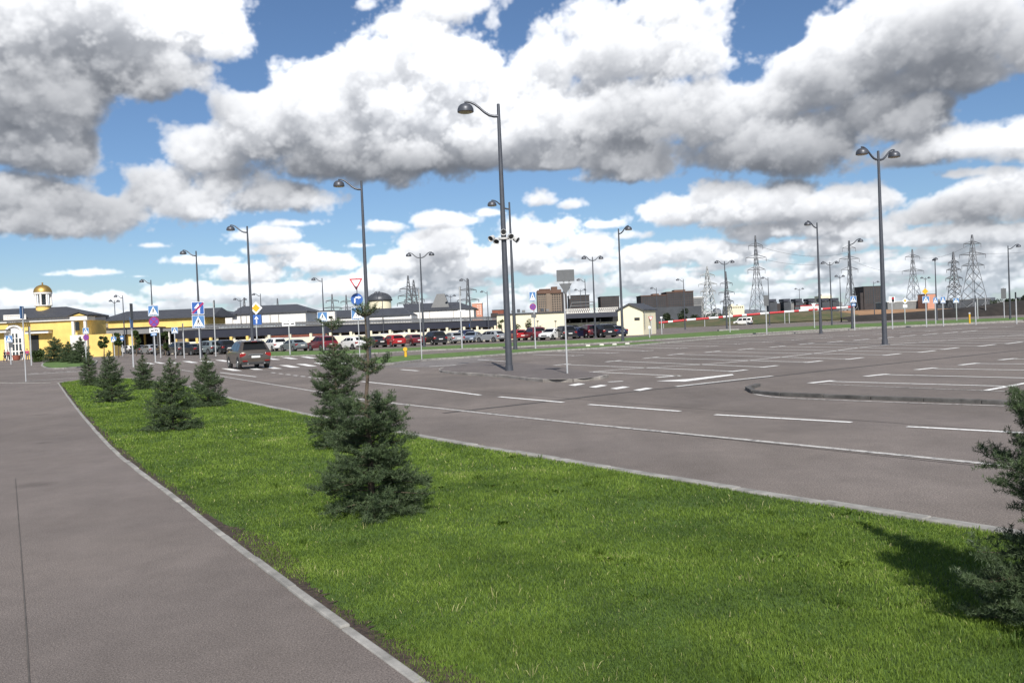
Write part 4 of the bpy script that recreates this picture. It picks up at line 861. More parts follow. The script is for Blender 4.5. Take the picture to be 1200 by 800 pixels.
def car_proto(kind,col,detail=False):
    K=KINDS[kind]; P=K['p']; hw,rt=K['hw'],K['rt']; zb=(P[K['rb']][1]+P[K['fb']][1])/2; zt=max(z for _,z in P)
    def hx(z): return hw*(.965+.035*min(1,max(0,(z-.3)/(zb-.3)))) if z<=zb else hw+(rt-hw)*(z-zb)/(zt-zb)
    mp=carpaint(col,PAINT[col],.35 if col in('silver','bluesilver','grey','brown','greenish') else 0)
    root=empty('parked_car',(0,0,0)); n=len(P)
    F=[(1,.962,-.012),(.93,.990,0),(.6,1,.012),(-.6,1,.012),(-.93,.990,0),(-1,.962,-.012)]
    T=lambda y,z,f,s,dz:(f*hx(z),y*s if abs(f)>.99 else y*(1-(1-s)*1), z+dz*(z>zb-.2))
    mb=MB()
    vs=[T(y,z,f,s,dz) for f,s,dz in F for y,z in P]
    fs=[(i*n+k,(i+1)*n+k,(i+1)*n+(k+1)%n,i*n+(k+1)%n) for i in range(len(F)-1) for k in range(n)]
    rb,fb=K['rb'],K['fb']
    for i in (0,len(F)-1):
        fs.append(tuple(i*n+k for k in range(rb,fb+1))); fs.append(tuple(i*n+k for k in list(range(0,rb+1))+list(range(fb,n))))
    mb.add(vs,fs); body=mb.build('body',mp,root,smooth=True)
    # glass
    for s in (1,-1):
        for q in K['side']:
            mb=MB(); o=[T(y,z,s,.962,-.012) for y,z in q]; N=Vector((s,0,(hw-rt)/(zt-zb))).normalized()
            a=[Vector(p)+N*.006 for p in o]; b=[Vector(p)-N*.02 for p in o]; m=len(a)
            mb.add(a+b,[tuple(range(m)),tuple(range(2*m-1,m-1,-1))]+[(k,(k+1)%m,m+(k+1)%m,m+k) for k in range(m)]); mb.build('side_window',m_glass,root)
    def screen(i,j,name,wf=.80,lo=.12,hi=.90):
        (y0,z0),(y1,z1)=P[i],P[j]; A=(y0+(y1-y0)*lo,z0+(z1-z0)*lo); B=(y0+(y1-y0)*hi,z0+(z1-z0)*hi)
        t=Vector((0,B[0]-A[0],B[1]-A[1])).normalized(); N=Vector((0,-t.z,t.y)); N=N if N.z>=-.05 and (N.z>.05 or (N.y<0)==(y0<0)) else -N
        o=[(-hx(A[1])*wf,A[0],A[1]),(hx(A[1])*wf,A[0],A[1]),(hx(B[1])*wf,B[0],B[1]),(-hx(B[1])*wf,B[0],B[1])]
        a=[Vector(p)+N*.022 for p in o]; b=[Vector(p)-N*.03 for p in o]
        mb=MB(); mb.add(a+b,[(0,1,2,3),(7,6,5,4)]+[(k,(k+1)%4,4+(k+1)%4,4+k) for k in range(4)]); return mb.build(name,m_glass,root)
    screen(rb,rb+1,'rear_window'); screen(fb,fb-1,'windscreen',.84,.06,.94)
    r=K['r']
    for y in K['w']:
        for s in (1,-1):
            mb=MB(); xx=s*(hw-.20)
            def lx(prof,N=18):
                vs=[(xx+s*h,y+q*math.cos(2*math.pi*k/N),r+q*math.sin(2*math.pi*k/N)) for q,h in prof for k in range(N)]
                fs=[(i*N+k,i*N+(k+1)%N,(i+1)*N+(k+1)%N,(i+1)*N+k) for i in range(len(prof)-1) for k in range(N)]+[tuple(range(N)),tuple((len(prof)-1)*N+k for k in range(N))]
                return vs,fs
            mb.m=1; mb.add(*lx([(r+.065,.02),(r+.065,.192)]));               # dark disc standing in for the shadowed wheel-arch gap
            mb.m=0; mb.add(*lx([(r*.7,0),(r,.02),(r,.20),(r*.93,.222),(r*.66,.215)]))
            w=mb.build('wheel',[m_black,m_trim],root,smooth=True)
            mb=MB(); mb.add(*lx([(r*.64,.20),(r*.62,.224),(r*.2,.21),(r*.15,.224)],18)); mb.build('rim',m_rim,w,smooth=True)
    yr,yf=P[3][0],P[12][0]; zl=P[3][1]
    for s in (1,-1):
        mb=MB(); a,b=sorted((s*hw*.62,s*(hw+.004))); mb.box(a,b,yr-.03+.03,yr+.34,zl-.30,zl-.02) if False else mb.box(a,b,yr-.018,yr+.20,zl-.26,zl-.03); mb.build('tail_light',m_tail,root,bevel=.03)
        mb=MB(); a,b=sorted((s*hw*.55,s*hw*.965)); zz=P[12][1]; mb.box(a,b,yf-.30,yf+.018,zz-.17,zz-.02); mb.build('headlight',m_headl,root,bevel=.03)
        mb=MB(); a,b=sorted((s*(hw-.02),s*(hw+.18))); yy=P[fb][0]-.42; mb.box(a,b,yy-.06,yy+.08,zb+.04,zb+.18); mb.build('mirror',mp,root,bevel=.03)
    mb=MB(); yy=P[2][0]; mb.box(-.26,.26,yy-.022,yy+.05,P[2][1]+.02,P[2][1]+.14); mb.build('number_plate',m_plate,root)
    mb=MB(); mb.box(-hw*.92,hw*.92,P[1][0]-.035,P[1][0]+.3,.27,.44); mb.build('bumper',m_trim,root,bevel=.03)
    mb=MB(); mb.box(-hw*.92,hw*.92,P[13][0]-.3,P[13][0]+.03,.27,.44); mb.build('bumper',m_trim,root,bevel=.03)
    mb=MB(); mb.box(-.42,.42,yf-.2,yf+.03,.50,.66); mb.build('grille',m_trim,root)
    if detail:
        for s in (1,-1):
            mb=MB(); mb.tube([(s*.60,-1.5,1.70),(s*.60,-1.35,1.765),(s*.60,-.2,1.79),(s*.60,.35,1.70)],.018,6); mb.build('roof_rail',m_rim,root)
            mb=MB(); mb.tube([(s*.5,-2.34,.33),(s*.5,-2.0,.33)],.045,10); mb.build('exhaust',m_rim,root)
            mb=MB(); a,b=sorted((s*.52,s*.80)); mb.box(a,b,-2.33,-2.25,.47,.53); mb.build('reflector',m_tail,root)
        mb=MB(); mb.box(-.62,.62,-1.98,-1.72,1.655,1.69); mb.build('spoiler',mp,root,bevel=.02)
        mb=MB(); mb.box(-.16,.16,-1.995,-1.97,1.66,1.685); mb.build('brake_light',m_tail,root)
        mb=MB(); mb.box(-.42,.42,-2.30,-2.2,.86,.90); mb.build('chrome_strip',m_rim,root)
    return root
PROTO={}
def car(kind,col,bx,by,yaw,label,group='parked cars in front of the mall',cat='car',detail=False,name=None,z=ZR,D=None):
    k=(kind,col,detail)
    p=G(bx,by) if D is None else Vector((at(bx,by,D).x,D,at(bx,by,D).z))
    if k in PROTO: o=copy_tree(PROTO[k])
    else: o=PROTO[k]=car_proto(kind,col,detail)
    view=math.degrees(math.atan2(-p.x,p.y))
    o.location=p; o.rotation_euler=(0,0,R(yaw+view)); tag(o,label,cat,group)
    if name: o.name=name
    return o
car('suv','brown',291,431.0,12,'brown-grey off-roader driving over the zebra crossing, seen from behind',None,'car',True,'moving_car')
A=22
cars=[('hatch','white',151,412.5,25,'small white car, leftmost of the parked row'),
('sedan','grey',163,413.0,A,'grey saloon second from the left behind the edge-on sign post'),
('hatch','silver',176,413.2,A,'silver hatchback left of the tow-truck plate post'),
('sedan','black',194,414.0,A,'black saloon just right of the tow-truck plate post'),
('suv','grey',210,414.5,A,'dark grey off-roader behind the small crossing sign'),
('sedan','black',226,414.3,A+4,'black saloon with red tail lights just left of the red-slashed sign post'),
('suv','greenish',245,413.6,30,'grey-green tall car between the red-slashed sign post and the brown car'),
('suv','black',261,413.0,A,'black off-roader just left of the brown car'),
('suv','white',322,409.6,A,'white off-roader just right of the brown car'),
('suv','black',335,406.8,A,'black car roof showing behind the white off-roader'),
('sedan','greenish',345,409.8,26,'grey-green saloon behind the white lettered plate'),
('suv','black',369,403.6,A,'black car in the second row behind the dark red off-roader'),
('suv','darkred',378,408.8,27,'dark red off-roader behind the lone crossing sign'),
('hatch','white',413,407.4,34,'white hatchback left of the nearest lamp behind the yield sign'),
('sedan','black',440,405.3,A,'black saloon left of the bright red car'),
('hatch','red',461,404.6,A,'bright red hatchback between the black saloon and the dark red one'),
('suv','white',472,401,A,'white car peeping out behind the bright red hatchback'),
('sedan','darkred',484,403.4,A,'dark red saloon left of the tall bare white post'),
('suv','black',509,402.3,A,'big black off-roader right of the tall bare white post'),
('hatch','silver',531,400.9,A,'silver hatchback right of the big black off-roader'),
('suv','navy',545,399.4,A,'navy car left of the blue-silver saloon'),
('sedan','bluesilver',554,399.6,160,'blue-silver saloon facing the viewer beside the navy car'),
('hatch','silver',575,399.0,48,'silver estate turned side-on behind the nearest lamp'),
('hatch','red',606,397.3,A,'bright red car just right of the nearest lamp pole'),
('suv','darkred',626,396.8,A,'dark red car behind the violet disc sign'),
('hatch','white',647,396.2,150,'white hatchback facing the viewer left of the nearest sign post'),
('suv','black',661,395.6,A,'black car behind the nearest sign post'),
('sedan','navy',674,395,155,'navy saloon facing the viewer right of the nearest sign post'),
('suv','maroon',690,394.2,A,'maroon off-roader left of the two-armed lamp'),
('suv','black',706,393.8,A+4,'black off-roader right of the two-armed lamp'),
('sedan','navy',720,392.6,A+6,'navy saloon left of the gatehouse'),
('suv','navy',728,389.8,A,'navy off-roader at the corner of the gatehouse, rightmost of the row')]
for c in cars: car(c[0],c[1],c[2],c[3]+1.7,*c[4:]).scale=(1.05,)*3
for i,(x,k,c,lb) in enumerate(((429,'suv','silver','silver roof showing behind the white hatchback'),(520,'sedan','grey','grey car roof behind the big black off-roader'),(563,'suv','silver','silver car roof behind the blue-silver saloon'),(588,'suv','black','black car roof left of the nearest lamp pole'),(615,'suv','black','black roof behind the two red cars'),(656,'sedan','black','black roof behind the white hatchback'),(698,'suv','navy','navy roof behind the maroon off-roader'))):
    car(k,c,x,403.2-(x-429)*.036,A,lb,'second row of parked cars')
for i,(x,k,c,lb) in enumerate(((356,'sedan','black','black roof behind the grey-green saloon'),(391,'suv','black','black car roof between the dark red off-roader and the white hatchback'),(403,'sedan','grey','grey roof at the left of the white hatchback'),(450,'suv','navy','navy roof left of the bright red hatchback'),(495,'sedan','black','black roof between the dark red saloon and the big black off-roader'),(538,'suv','black','black roof between the silver hatchback and the navy car'),(599,'sedan','silver','silver roof behind the left one of the two red cars'),(636,'suv','grey','grey roof left of the white hatchback that faces the viewer'),(668,'suv','black','black roof behind the navy saloon that faces the viewer'),(683,'hatch','silver','silver roof left of the maroon off-roader'),(713,'suv','black','black roof behind the rightmost saloon'))):
    car(k,c,x,403.0-(x-429)*.036,A,lb,'second row of parked cars')
car('van','white',871,380.6,78,'small white van with dark windows driving in front of the bank',None,'van',name='moving_van')
car('bus','white',929,368.6,86,'white bus passing behind the striped barrier',None,'bus',name='bus')
car('bus','red',951,367.6,80,'red vehicle behind the white bus',None,'bus',name='bus')
car('bus','white',1020,365.5,80,'white and red vehicle left of the tallest two-armed lamp',None,'bus',name='bus')
# ------------------------------------------------------------------ buildings
m_yw=M('yellow_render',(.76,.53,.16),.85,var=.16,scale=.5,bump=.2,bscale=3); m_cw=M('cream_render',(.74,.68,.50),.85,var=.08,scale=.25); m_ww=M('white_render',(.78,.75,.70),.85,var=.06,scale=.25)
m_roof=M('dark_roof_metal',(.055,.058,.068),.6,.1,var=.15,scale=.5); m_tile=M('slate_blue_sheet',(.040,.043,.060),.6,.1,var=.12,scale=.4)
m_dark=M('dark_recess',(.02,.02,.022),.8,var=.3,scale=.5); m_glassb=M('window_glass',(.03,.04,.05),.08,var=.2,spec=.8)  # near-black for dark parts; also stands in for shade in openings
m_gold=M('gilded_metal',(.46,.30,.09),.48,.8,var=.1); m_brick=M('brown_brick',(.13,.075,.055),.9,var=.2,scale=.3); m_bw=M('beige_panel',(.21,.165,.13),.9,var=.15,scale=.2)
m_dbrick=M('dark_brick',(.052,.043,.043),.9,var=.25,scale=.2); m_conc=M('grey_concrete',(.20,.20,.20),.9,var=.2,scale=.3); m_dconc=M('dark_concrete',(.06,.065,.075),.85,var=.25,scale=.2)
m_red=M('sign_red',(.5,.025,.04)); m_redb=M('red_brick',(.22,.075,.05),.9,var=.2,scale=1)
m_pink=M('salmon_render',(.55,.26,.18),.9,var=.12,scale=.2)
class B:
    """a building on its own base point; pieces are given by their outline in the photo at distance D"""
    def __init__(s,name,label,D,x,cat='building',group=None):
        s.D=D; p=at(x,400,D); s.o=Vector((p.x,D,ZR)); s.root=empty(name,s.o,0,label,cat,group)
    def xz(s,x,y,D=None): p=at(x,y,D or s.D); return p.x-s.o.x,p.z-ZR
    def box(s,part,x0,x1,yt,yb,mat,dep=8,dy=0,z0=None,par=None,ref=None):
        D=s.D+dy; xm=(x0+x1)/2 if ref is None else ref; a,_=s.xz(x0,yt,D); b,_=s.xz(x1,yt,D); _,zt=s.xz(xm,yt,D)
        zb=-.1 if yb is None else s.xz(xm,yb,D)[1]
        mb=MB(); mb.box(a,b,dy,dy+dep,zb,zt); return mb.build(part,mat,par or s.root)
    def roof(s,part,x0,x1,ye,yr,rx0,rx1,mat,dep=14,dy=0,over=.5,par=None):
        xm=(x0+x1)/2; a,_=s.xz(x0,ye); b,_=s.xz(x1,ye); ze=s.xz(xm,ye)[1]; Dr=s.D+dy+dep/2
        ra=at(rx0,400,Dr).x-s.o.x; rb=at(rx1,400,Dr).x-s.o.x; zr=at(xm,yr,Dr).z-ZR
        y0,y1=dy-over,dy+dep+over; a-=over; b+=over; t=.25; mb=MB()
        mb.add([(a,y0,ze),(b,y0,ze),(b,y1,ze),(a,y1,ze),(a,y0,ze+t),(b,y0,ze+t),(b,y1,ze+t),(a,y1,ze+t),(ra,dy+dep/2,zr),(rb,dy+dep/2,zr)],
          [(3,2,1,0),(0,1,5,4),(1,2,6,5),(2,3,7,6),(3,0,4,7),(4,5,9,8),(5,6,9),(6,7,8,9),(7,4,8)]); return mb.build(part,mat,par or s.root)
    def grid(s,x0,x1,yt,yb,nc,nr,mat=None,fx=.5,fz=.5,dy=0,name='window'):
        D=s.D+dy; a,zt=s.xz(x0,yt,D); b,_=s.xz(x1,yt,D); _,zb=s.xz(x0,yb,D); w=(b-a)/nc; h=(zt-zb)/nr
        mb=MB(); mb.box(-w*fx/2,w*fx/2,-.04,.1,-h*fz/2,h*fz/2); pr=None
        for i in range(nc):
            for j in range(nr):
                if pr is None: o=pr=mb.build(name,mat or m_glassb,s.root)
                else: o=pr.copy(); COL.objects.link(o); o.parent=s.root
                o.location=(a+w*(i+.5),dy,zb+h*(j+.5))
# --- yellow entrance hall
b=B('entrance_hall','yellow entrance hall with white arch, grey hip roof and a small gilded dome',140,40)
b.box('wall',-60,107,378.2,None,m_yw,5); b.box('cornice',-61,88,374.2,378.2,m_ww,5.5,-.35)
b.roof('roof',-60,105,374.0,361.5,-30,80,m_roof,6,-.4,.4)
wing=b.box('wing_wall',104,131,391.5,None,m_yw,3,-2.2)
D=b.D+2.5; cx=at(50.5,350,D).x-b.o.x
def lath(part,prof,mat,par,n=20,dy=2.5,cx_=None):
    mb=MB(); mb.lathe(prof,n,((cx if cx_ is None else cx_),dy,0)); return mb.build(part,mat,par,smooth=True)
zz=lambda y,x=50.5,D_=None: at(x,y,D_ or D).z-ZR
lath('drum_base',[(1.15,zz(368)),(1.15,zz(358.5))],m_yw,b.root)
lath('entablature',[(1.28,zz(345)),(1.42,zz(344.6)),(1.42,zz(342.8)),(1.2,zz(342.4))],m_ww,b.root)
lath('lantern_core',[(.55,zz(358.5)),(.55,zz(345))],m_glassb,b.root)
lath('base_ring',[(1.35,zz(358.6)),(1.35,zz(357.6))],m_ww,b.root)
h=zz(333.6)-zz(342.6); lath('dome',[(1.42*math.cos(a),zz(342.6)+h*math.sin(a)) for a in [k*math.pi/2/10 for k in range(10)]]+[(.10,zz(333.4)),(.10,zz(332.4)),(.16,zz(331.9)),(.02,zz(330.6))],m_gold,b.root)
for k in range(8):
    a=k*math.pi/4+.2; mb=MB(); mb.tube([(cx+1.2*math.cos(a),2.5+1.2*math.sin(a),zz(357.8)),(cx+1.2*math.cos(a),2.5+1.2*math.sin(a),zz(344.8))],.17,10); mb.build('column',m_ww,b.root,smooth=True)
# arch
ax=at(17.8,400,140).x-b.o.x; az=at(17.8,391.5,140).z-ZR; ro,ri=1.55,1.25
arc=[(ax+ro*math.cos(a),az+ro*math.sin(a)) for a in [k*math.pi/14 for k in range(15)]]; ari=[(ax+ri*math.cos(a),az+ri*math.sin(a)) for a in [k*math.pi/14 for k in range(15)]]
mb=MB()
for k in range(14): mb.prism_y([arc[k],arc[k+1],ari[k+1],ari[k]],-.35,.02)
for s in (-1,1): mb.box(min(ax+s*ri,ax+s*ro),max(ax+s*ri,ax+s*ro),-.35,.02,-.1,az)
mb.build('arch_frame',m_ww,b.root)
mb=MB(); mb.prism_y([(ax-ri,-.1)]+[(ax+ri,-.1)]+ari,-.06,-.003); dr=mb.build('door',m_ww,b.root)
mb=MB()
for x in (-.85,-.28,.28,.85):
    for z0,z1 in ((.1,1.3),(1.5,2.6),(2.75,3.5)): mb.box(ax+x-.18,ax+x+.18,-.075,-.061,z0,z1)
for x in (-.3,.3): mb.box(ax+x-.16,ax+x+.16,-.075,-.061,3.6,4.3)
mb.build('pane',m_glassb,dr)
for x0,x1 in ((-40,7),(29,56.5)):
    b.box('ledge',x0,x1,388.2,390.6,m_ww,1.2,-1.2); b.box('ledge_cap',x0,x1+.5,387.0,388.1,m_roof,1.3,-1.3)
b.box('passage',36.5,45,392.5,None,m_dark,.3,-.05); b.box('passage_side',33.6,36.4,392.2,None,m_bw,.3,-.08)  # dark panel set proud, its colour standing in for the shaded passage opening
for x in (-6,): b.box('window',x,x+5,393,410,m_glassb,.3,-.05)
# portico
b.box('portico_wall',82,101.5,392.5,None,m_ww,2.6,-2.6); b.box('portico_window',87,92.5,377,387,m_glassb,.2,-.1)
for x in (83.4,97.6): b.box('portico_column',x,x+2.6,375.2,392.4,m_ww,.45,-2.5)
b.box('portico_entablature',81.6,101.6,370.6,375.1,m_ww,2.8,-2.7)
pa=at(79.5,370.4,137.2); pb=at(104,369.6,137.2); pc=at(92.5,365.2,137.2); q=lambda p:(p.x-b.o.x,p.z-ZR)
A0,B0,C0=q(pa),q(pb),q(pc); mb=MB(); mb.prism_y([(A0[0]+.5,A0[1]),(B0[0]-.5,A0[1]),(C0[0],C0[1]-.22)],-2.75,1); mb.build('pediment',m_yw,b.root)
mb=MB()
for P0 in (A0,B0): mb.prism_y([(P0[0],A0[1]),(P0[0],A0[1]+.2),(C0[0],C0[1]+.1),(C0[0],C0[1]-.12)],-3,1.4)
mb.build('portico_roof',m_roof,b.root)
# white lattice built in place of the lettering on the roof edge
mb=MB(); a=at(4,370,138.6).x-b.o.x; e=at(30,370,138.6).x-b.o.x; z0,z1=zz(374.6,17,138.6),zz(368.6,17,138.6)
mb.box(a,e,-1.4,-1.3,z1-.12,z1); mb.box(a,e,-1.4,-1.3,z0,z0+.1)
for k in range(27): x=a+(e-a)*k/26; mb.box(x-.035,x+.035,-1.39,-1.31,z0,z1-.05)
for k in range(12): x=a+(e-a)*(k+.5)/12; mb.box(x-.10,x+.10,-1.395,-1.305,z0+.2,z1-.3)
mb.build('parapet',m_ww,b.root)
# --- long yellow hall
b=B('shopping_hall','long yellow hall with a dark roof behind the left-hand signs',168,185)
b.box('wall',123,240,373.8,384.2,m_yw,12,ref=185); b.roof('roof',118,250,374,363.4,150,262,m_roof,13,-.3,.3)
b.box('low_roof',104,176,384.6,391.6,m_conc,9,-7,ref=150); b.box('low_roof_edge',104,176,383.6,384.5,m_roof,9.3,-7.3,ref=150)
b.box('white_band',104,124,379.4,384.2,m_ww,6,-1); b.box('back_roof',104,124,371.5,379.2,m_roof,8,0)
b.box('arcade_back',123,240,384.4,None,m_dark,8,2.5,ref=185); b.box('fascia',176,240,384.3,387.5,m_conc,8,-1.4,ref=208)  # near-black arcade back: the shade of the interior is put into its colour
for k,x in enumerate((128,147,168,183,197,212,227)): b.box('column',x,x+1.3,386,None,m_ww if x>170 else m_yw,.5,-1.2)
b.box('yellow_pier',104.5,121,392,None,m_yw,2,-9); b.box('yellow_pier',149,156,391.6,None,m_yw,2,-6.5); 
# --- white hall
b=B('shopping_hall','long white hall with a dark roof behind the yellow diamond sign',190,300)
b.box('wall',240,358,367.6,381,m_ww,16,ref=300); b.roof('roof',272,359,367.2,357.6,286,350,m_roof,18,-.2,.2)
b.box('low_wing',236,272,370.4,381,m_ww,12,-.6); b.roof('low_wing_roof',226,276,370.2,364.6,226,268,m_roof,13,-.8,.4)
b.box('wall_lamp',256,259,371,374,m_dark,.5,-1.2); b.box('stair_door',245.5,249,376.5,381,m_dark,.2,-.75)
for x in (262,288,316,326): b.box('downpipe',x,x+.5,368.4,381,m_conc,.15,-.2)
b=B('shopping_hall','lower dark-roofed hall with a white box, left of the grey dome',206,420)
b.box('wall',358,482,371.8,381,m_ww,14,ref=420); b.roof('roof',356,480,371.6,362.6,352,474,m_roof,16,-.2,.2)
b.box('white_box',379,392,365,376.5,m_ww,2,-2.4); b.box('salmon_band',360,379,373.2,375.4,m_pink,.3,-.5); b.box('box_window',385,389.5,370.2,373,m_dark,.2,-2.5)
b.roof('box_roof',378.5,392.6,365,363.4,381,390,m_roof,2.2,-2.5,.05)
b=B('shopping_hall','white hall under a dark hip roof with a grey pyramid tower',226,516)
b.box('wall',480,555,363.6,375,m_ww,16,ref=516); b.roof('roof',476,557,363.4,354.6,474,539,m_roof,18,-.2,.2)
def tpoint(x,y,D): p=at(x,y,D); return (p.x-b.o.x,p.z-ZR)
t0,t1,t2,t3=tpoint(505.6,361.5,230),tpoint(527.4,361.5,230),tpoint(521,344.2,230),tpoint(512,344.2,230)
def frustum(y0,y1):
    dx=(t1[0]-t0[0])/2; 
    mb=MB(); yb=2.2; w2=(t2[0]-t3[0]); return mb.add([(t0[0],yb,t0[1]),(t1[0],yb,t0[1]),(t1[0],yb+4,t0[1]),(t0[0],yb+4,t0[1]),(t3[0],yb+1.2,t2[1]),(t2[0],yb+1.2,t2[1]),(t2[0],yb+2.8,t2[1]),(t3[0],yb+2.8,t2[1])],[(3,2,1,0),(4,5,6,7),(0,1,5,4),(1,2,6,5),(2,3,7,6),(3,0,4,7)])
frustum(0,0).build('tower_roof',M('grey_zinc',(.055,.058,.062),.5,.2,var=.12),b.root)
for x in (503,531): b.box('wall_seam',x,x+.4,364,375,m_conc,.1,-.1)
b=B('domed_rotunda','cream rotunda with a grey ribbed dome rising behind the mall roofs',250,446.5)
cx=0; zf=lambda y: at(447,y,250).z-ZR; r=at(461.5,350,250).x-at(447,350,250).x; k0=at(447,400,250).x-b.o.x
lath('drum',[(r*.93,0),(r*.93,zf(352.4))],m_cw,b.root,24,0,k0); lath('cornice',[(r*1.0,zf(352.6)),(r*1.04,zf(352)),(r*1.04,zf(351.2)),(r*.95,zf(350.8))],m_roof,b.root,24,0,k0)
hh=zf(342.8)-zf(351); lath('dome',[(r*.97*math.cos(a),zf(351)+hh*math.sin(a)) for a in [k*math.pi/2/9 for k in range(9)]]+[(.35,zf(342.8)),(.3,zf(341.6)),(.05,zf(341.2))],M('grey_zinc_dome',(.075,.08,.09),.45,.3,var=.15),b.root,24,0,k0)
for k in range(12):
    a=k*math.pi/6; mb=MB(); mb.tube([(k0+r*.975*math.cos(t)*math.cos(a),r*.975*math.cos(t)*math.sin(a),zf(351)+hh*math.sin(t)+.02) for t in [j*math.pi/2/6 for j in range(6)]],.09,4); mb.build('rib',m_roof,b.root)
# --- arcade with terrace in front of the halls
b=B('terrace_arcade','long low arcade with a dark sheet-metal front and a terrace railing above the parked cars',159,229)
PL,PR=at(229,400,159),at(593,400,217); b.root.rotation_euler.z=math.atan2(PR.y-PL.y,PR.x-PL.x); x0=0; x1=(PR-PL).xy.length; hz=EYE-ZR; px=.170
mb=MB(); mb.box(x0,x1,0,9,hz+3.0*px,hz+12.2*px); mb.build('sheet_front',m_tile,b.root)
mb=MB(); mb.box(x0,x1,-.15,9,hz+12.25*px,hz+13.4*px); mb.build('terrace_edge',m_conc,b.root)
mb=MB(); mb.box(x0,x1,4,8.8,-.1,hz+2.9*px); mb.build('back_wall',m_bw,b.root)
mb=MB(); mb.box(x0,x1,3.9,3.98,.9,hz+1.2*px); mb.build('arcade_shade',m_dark,b.root)  # dark sheet standing in for the shade under the arcade
mb=MB(); n=110
for k in range(n+1): x=x0+(x1-x0)*k/n; mb.box(x-.05,x+.05,.1,.18,hz+13.5*px,hz+17.4*px)
mb.box(x0,x1,.09,.19,hz+17.4*px,hz+18.0*px); mb.build('railing',m_conc,b.root)
mb=MB(); mb.box(x0,x1,.2,.23,hz+14.0*px,hz+17.2*px); mb.build('railing_panel',M('smoked_panel',(.20,.205,.215),.3,var=.2,scale=.4),b.root)
for k in range(24): x=x0+1+(x1-x0-2)*k/23; mb=MB(); mb.box(x-.22,x+.22,.3,.75,-.1,hz+2.95*px); mb.build('column',m_cw,b.root)
mb=MB(); mb.box(15,27,-2.5,-.5,-.1,hz+2.4*px); mb.build('brick_kiosk',m_redb,b.root)
mb=MB(); mb.box(x1*.845,x1*.845+.5,-.25,-.16,hz+4*px,hz+8*px); mb.build('kiosk_sign',m_blue,b.root)
# --- low cream boundary wall with posts
D=134; b=B('boundary_wall','low cream wall with square posts behind the parked cars',D,400,'wall')
px=D/1000; xa=at(200,400,D).x-b.o.x; xb=at(592,400,D).x-b.o.x; mb=MB(); mb.box(xa,xb,0,.3,-.1,hz-1.6*px); mb.build('panel',m_cw,b.root)
mb=MB(); mb.box(xa,xb,-.03,.33,hz-1.55*px,hz-.8*px); mb.build('coping',m_ww,b.root)
for x in (206,219,231,247,271,290,315.5,340,364.5,387.5,411.5,435,457.5,480,502.5,524.5,544.5,560,581):
    xx=at(x,400,D).x-b.o.x; mb=MB(); mb.box(xx-.18,xx+.18,-.12,.42,-.1,hz+3.4*px); mb.build('post',m_yw if x<300 else m_cw,b.root)
# --- cream hall right of the lamp
b=B('cream_hall','plain cream hall wall with a dark roof edge right of the nearest lamp',136,622)
b.box('wall',582,661,367.4,None,m_cw,22,ref=622); b.box('roof_edge',581.4,661.6,366.2,367.3,m_roof,22.5,-.25,ref=622)
b.box('roof_unit',575,583,366.8,372,m_dbrick,5,1); 
for i,x in enumerate((594,599,606,612,634,640)): b.box('rooftop_unit',x,x+3.4,362.5+(i%2)*1.2-.04*(x-600),366.1-.04*(x-600),m_conc if i%2 else m_dconc,3,8)
for x in (630,651): b.box('wall_lamp_post',x-.3,x+.3,377,390,m_conc,.12,-1.5); b.box('wall_lamp',x-1.2,x+1.2,375.6,377,m_dark,.3,-1.6)
b=B('loading_canopy','recessed loading bay with a dark canopy and a white lattice parapet, left of the gatehouse',142,693)
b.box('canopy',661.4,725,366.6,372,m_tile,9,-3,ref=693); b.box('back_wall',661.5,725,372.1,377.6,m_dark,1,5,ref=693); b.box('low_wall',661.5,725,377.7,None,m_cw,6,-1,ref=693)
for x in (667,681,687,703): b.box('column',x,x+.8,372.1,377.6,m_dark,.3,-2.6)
D2=139.5; xa=at(662,365,D2).x-b.o.x; xb=at(724.6,365,D2).x-b.o.x; z0=at(693,366.2,D2).z-ZR; z1=at(693,361,D2).z-ZR; mb=MB()
mb.box(xa,xb,-2.56,-2.44,z1-.09,z1); mb.box(xa,xb,-2.56,-2.44,z0,z0+.09); n=26
for k in range(n):
    u0=xa+(xb-xa)*k/n; u1=xa+(xb-xa)*(k+1)/n; mb.tube([(u0,-2.5,z0+.05),((u0+u1)/2,-2.5,z1-.05)],.045,5); mb.tube([((u0+u1)/2,-2.5,z1-.05),(u1,-2.5,z0+.05)],.045,5)
mb.build('lattice_parapet',m_ww,b.root)
mb=MB(); c0=at(668,361,D2).x-b.o.x; c1=at(679,354,D2).x-b.o.x; zc=at(673,354,D2).z-ZR
for (u,v) in ((c0,c0+1),(c0+1,c1),): pass
mb.tube([(c0,0,z1-.2),(c0+.5,0,zc),(c1+2.5,0,zc),(c1+2.5,0,z1-.2)],.06,6); mb.tube([(c0+.2,0,(z1+zc)/2),(c1+2.5,0,(z1+zc)/2)],.05,6); mb.build('pipe_frame',m_conc,b.root)
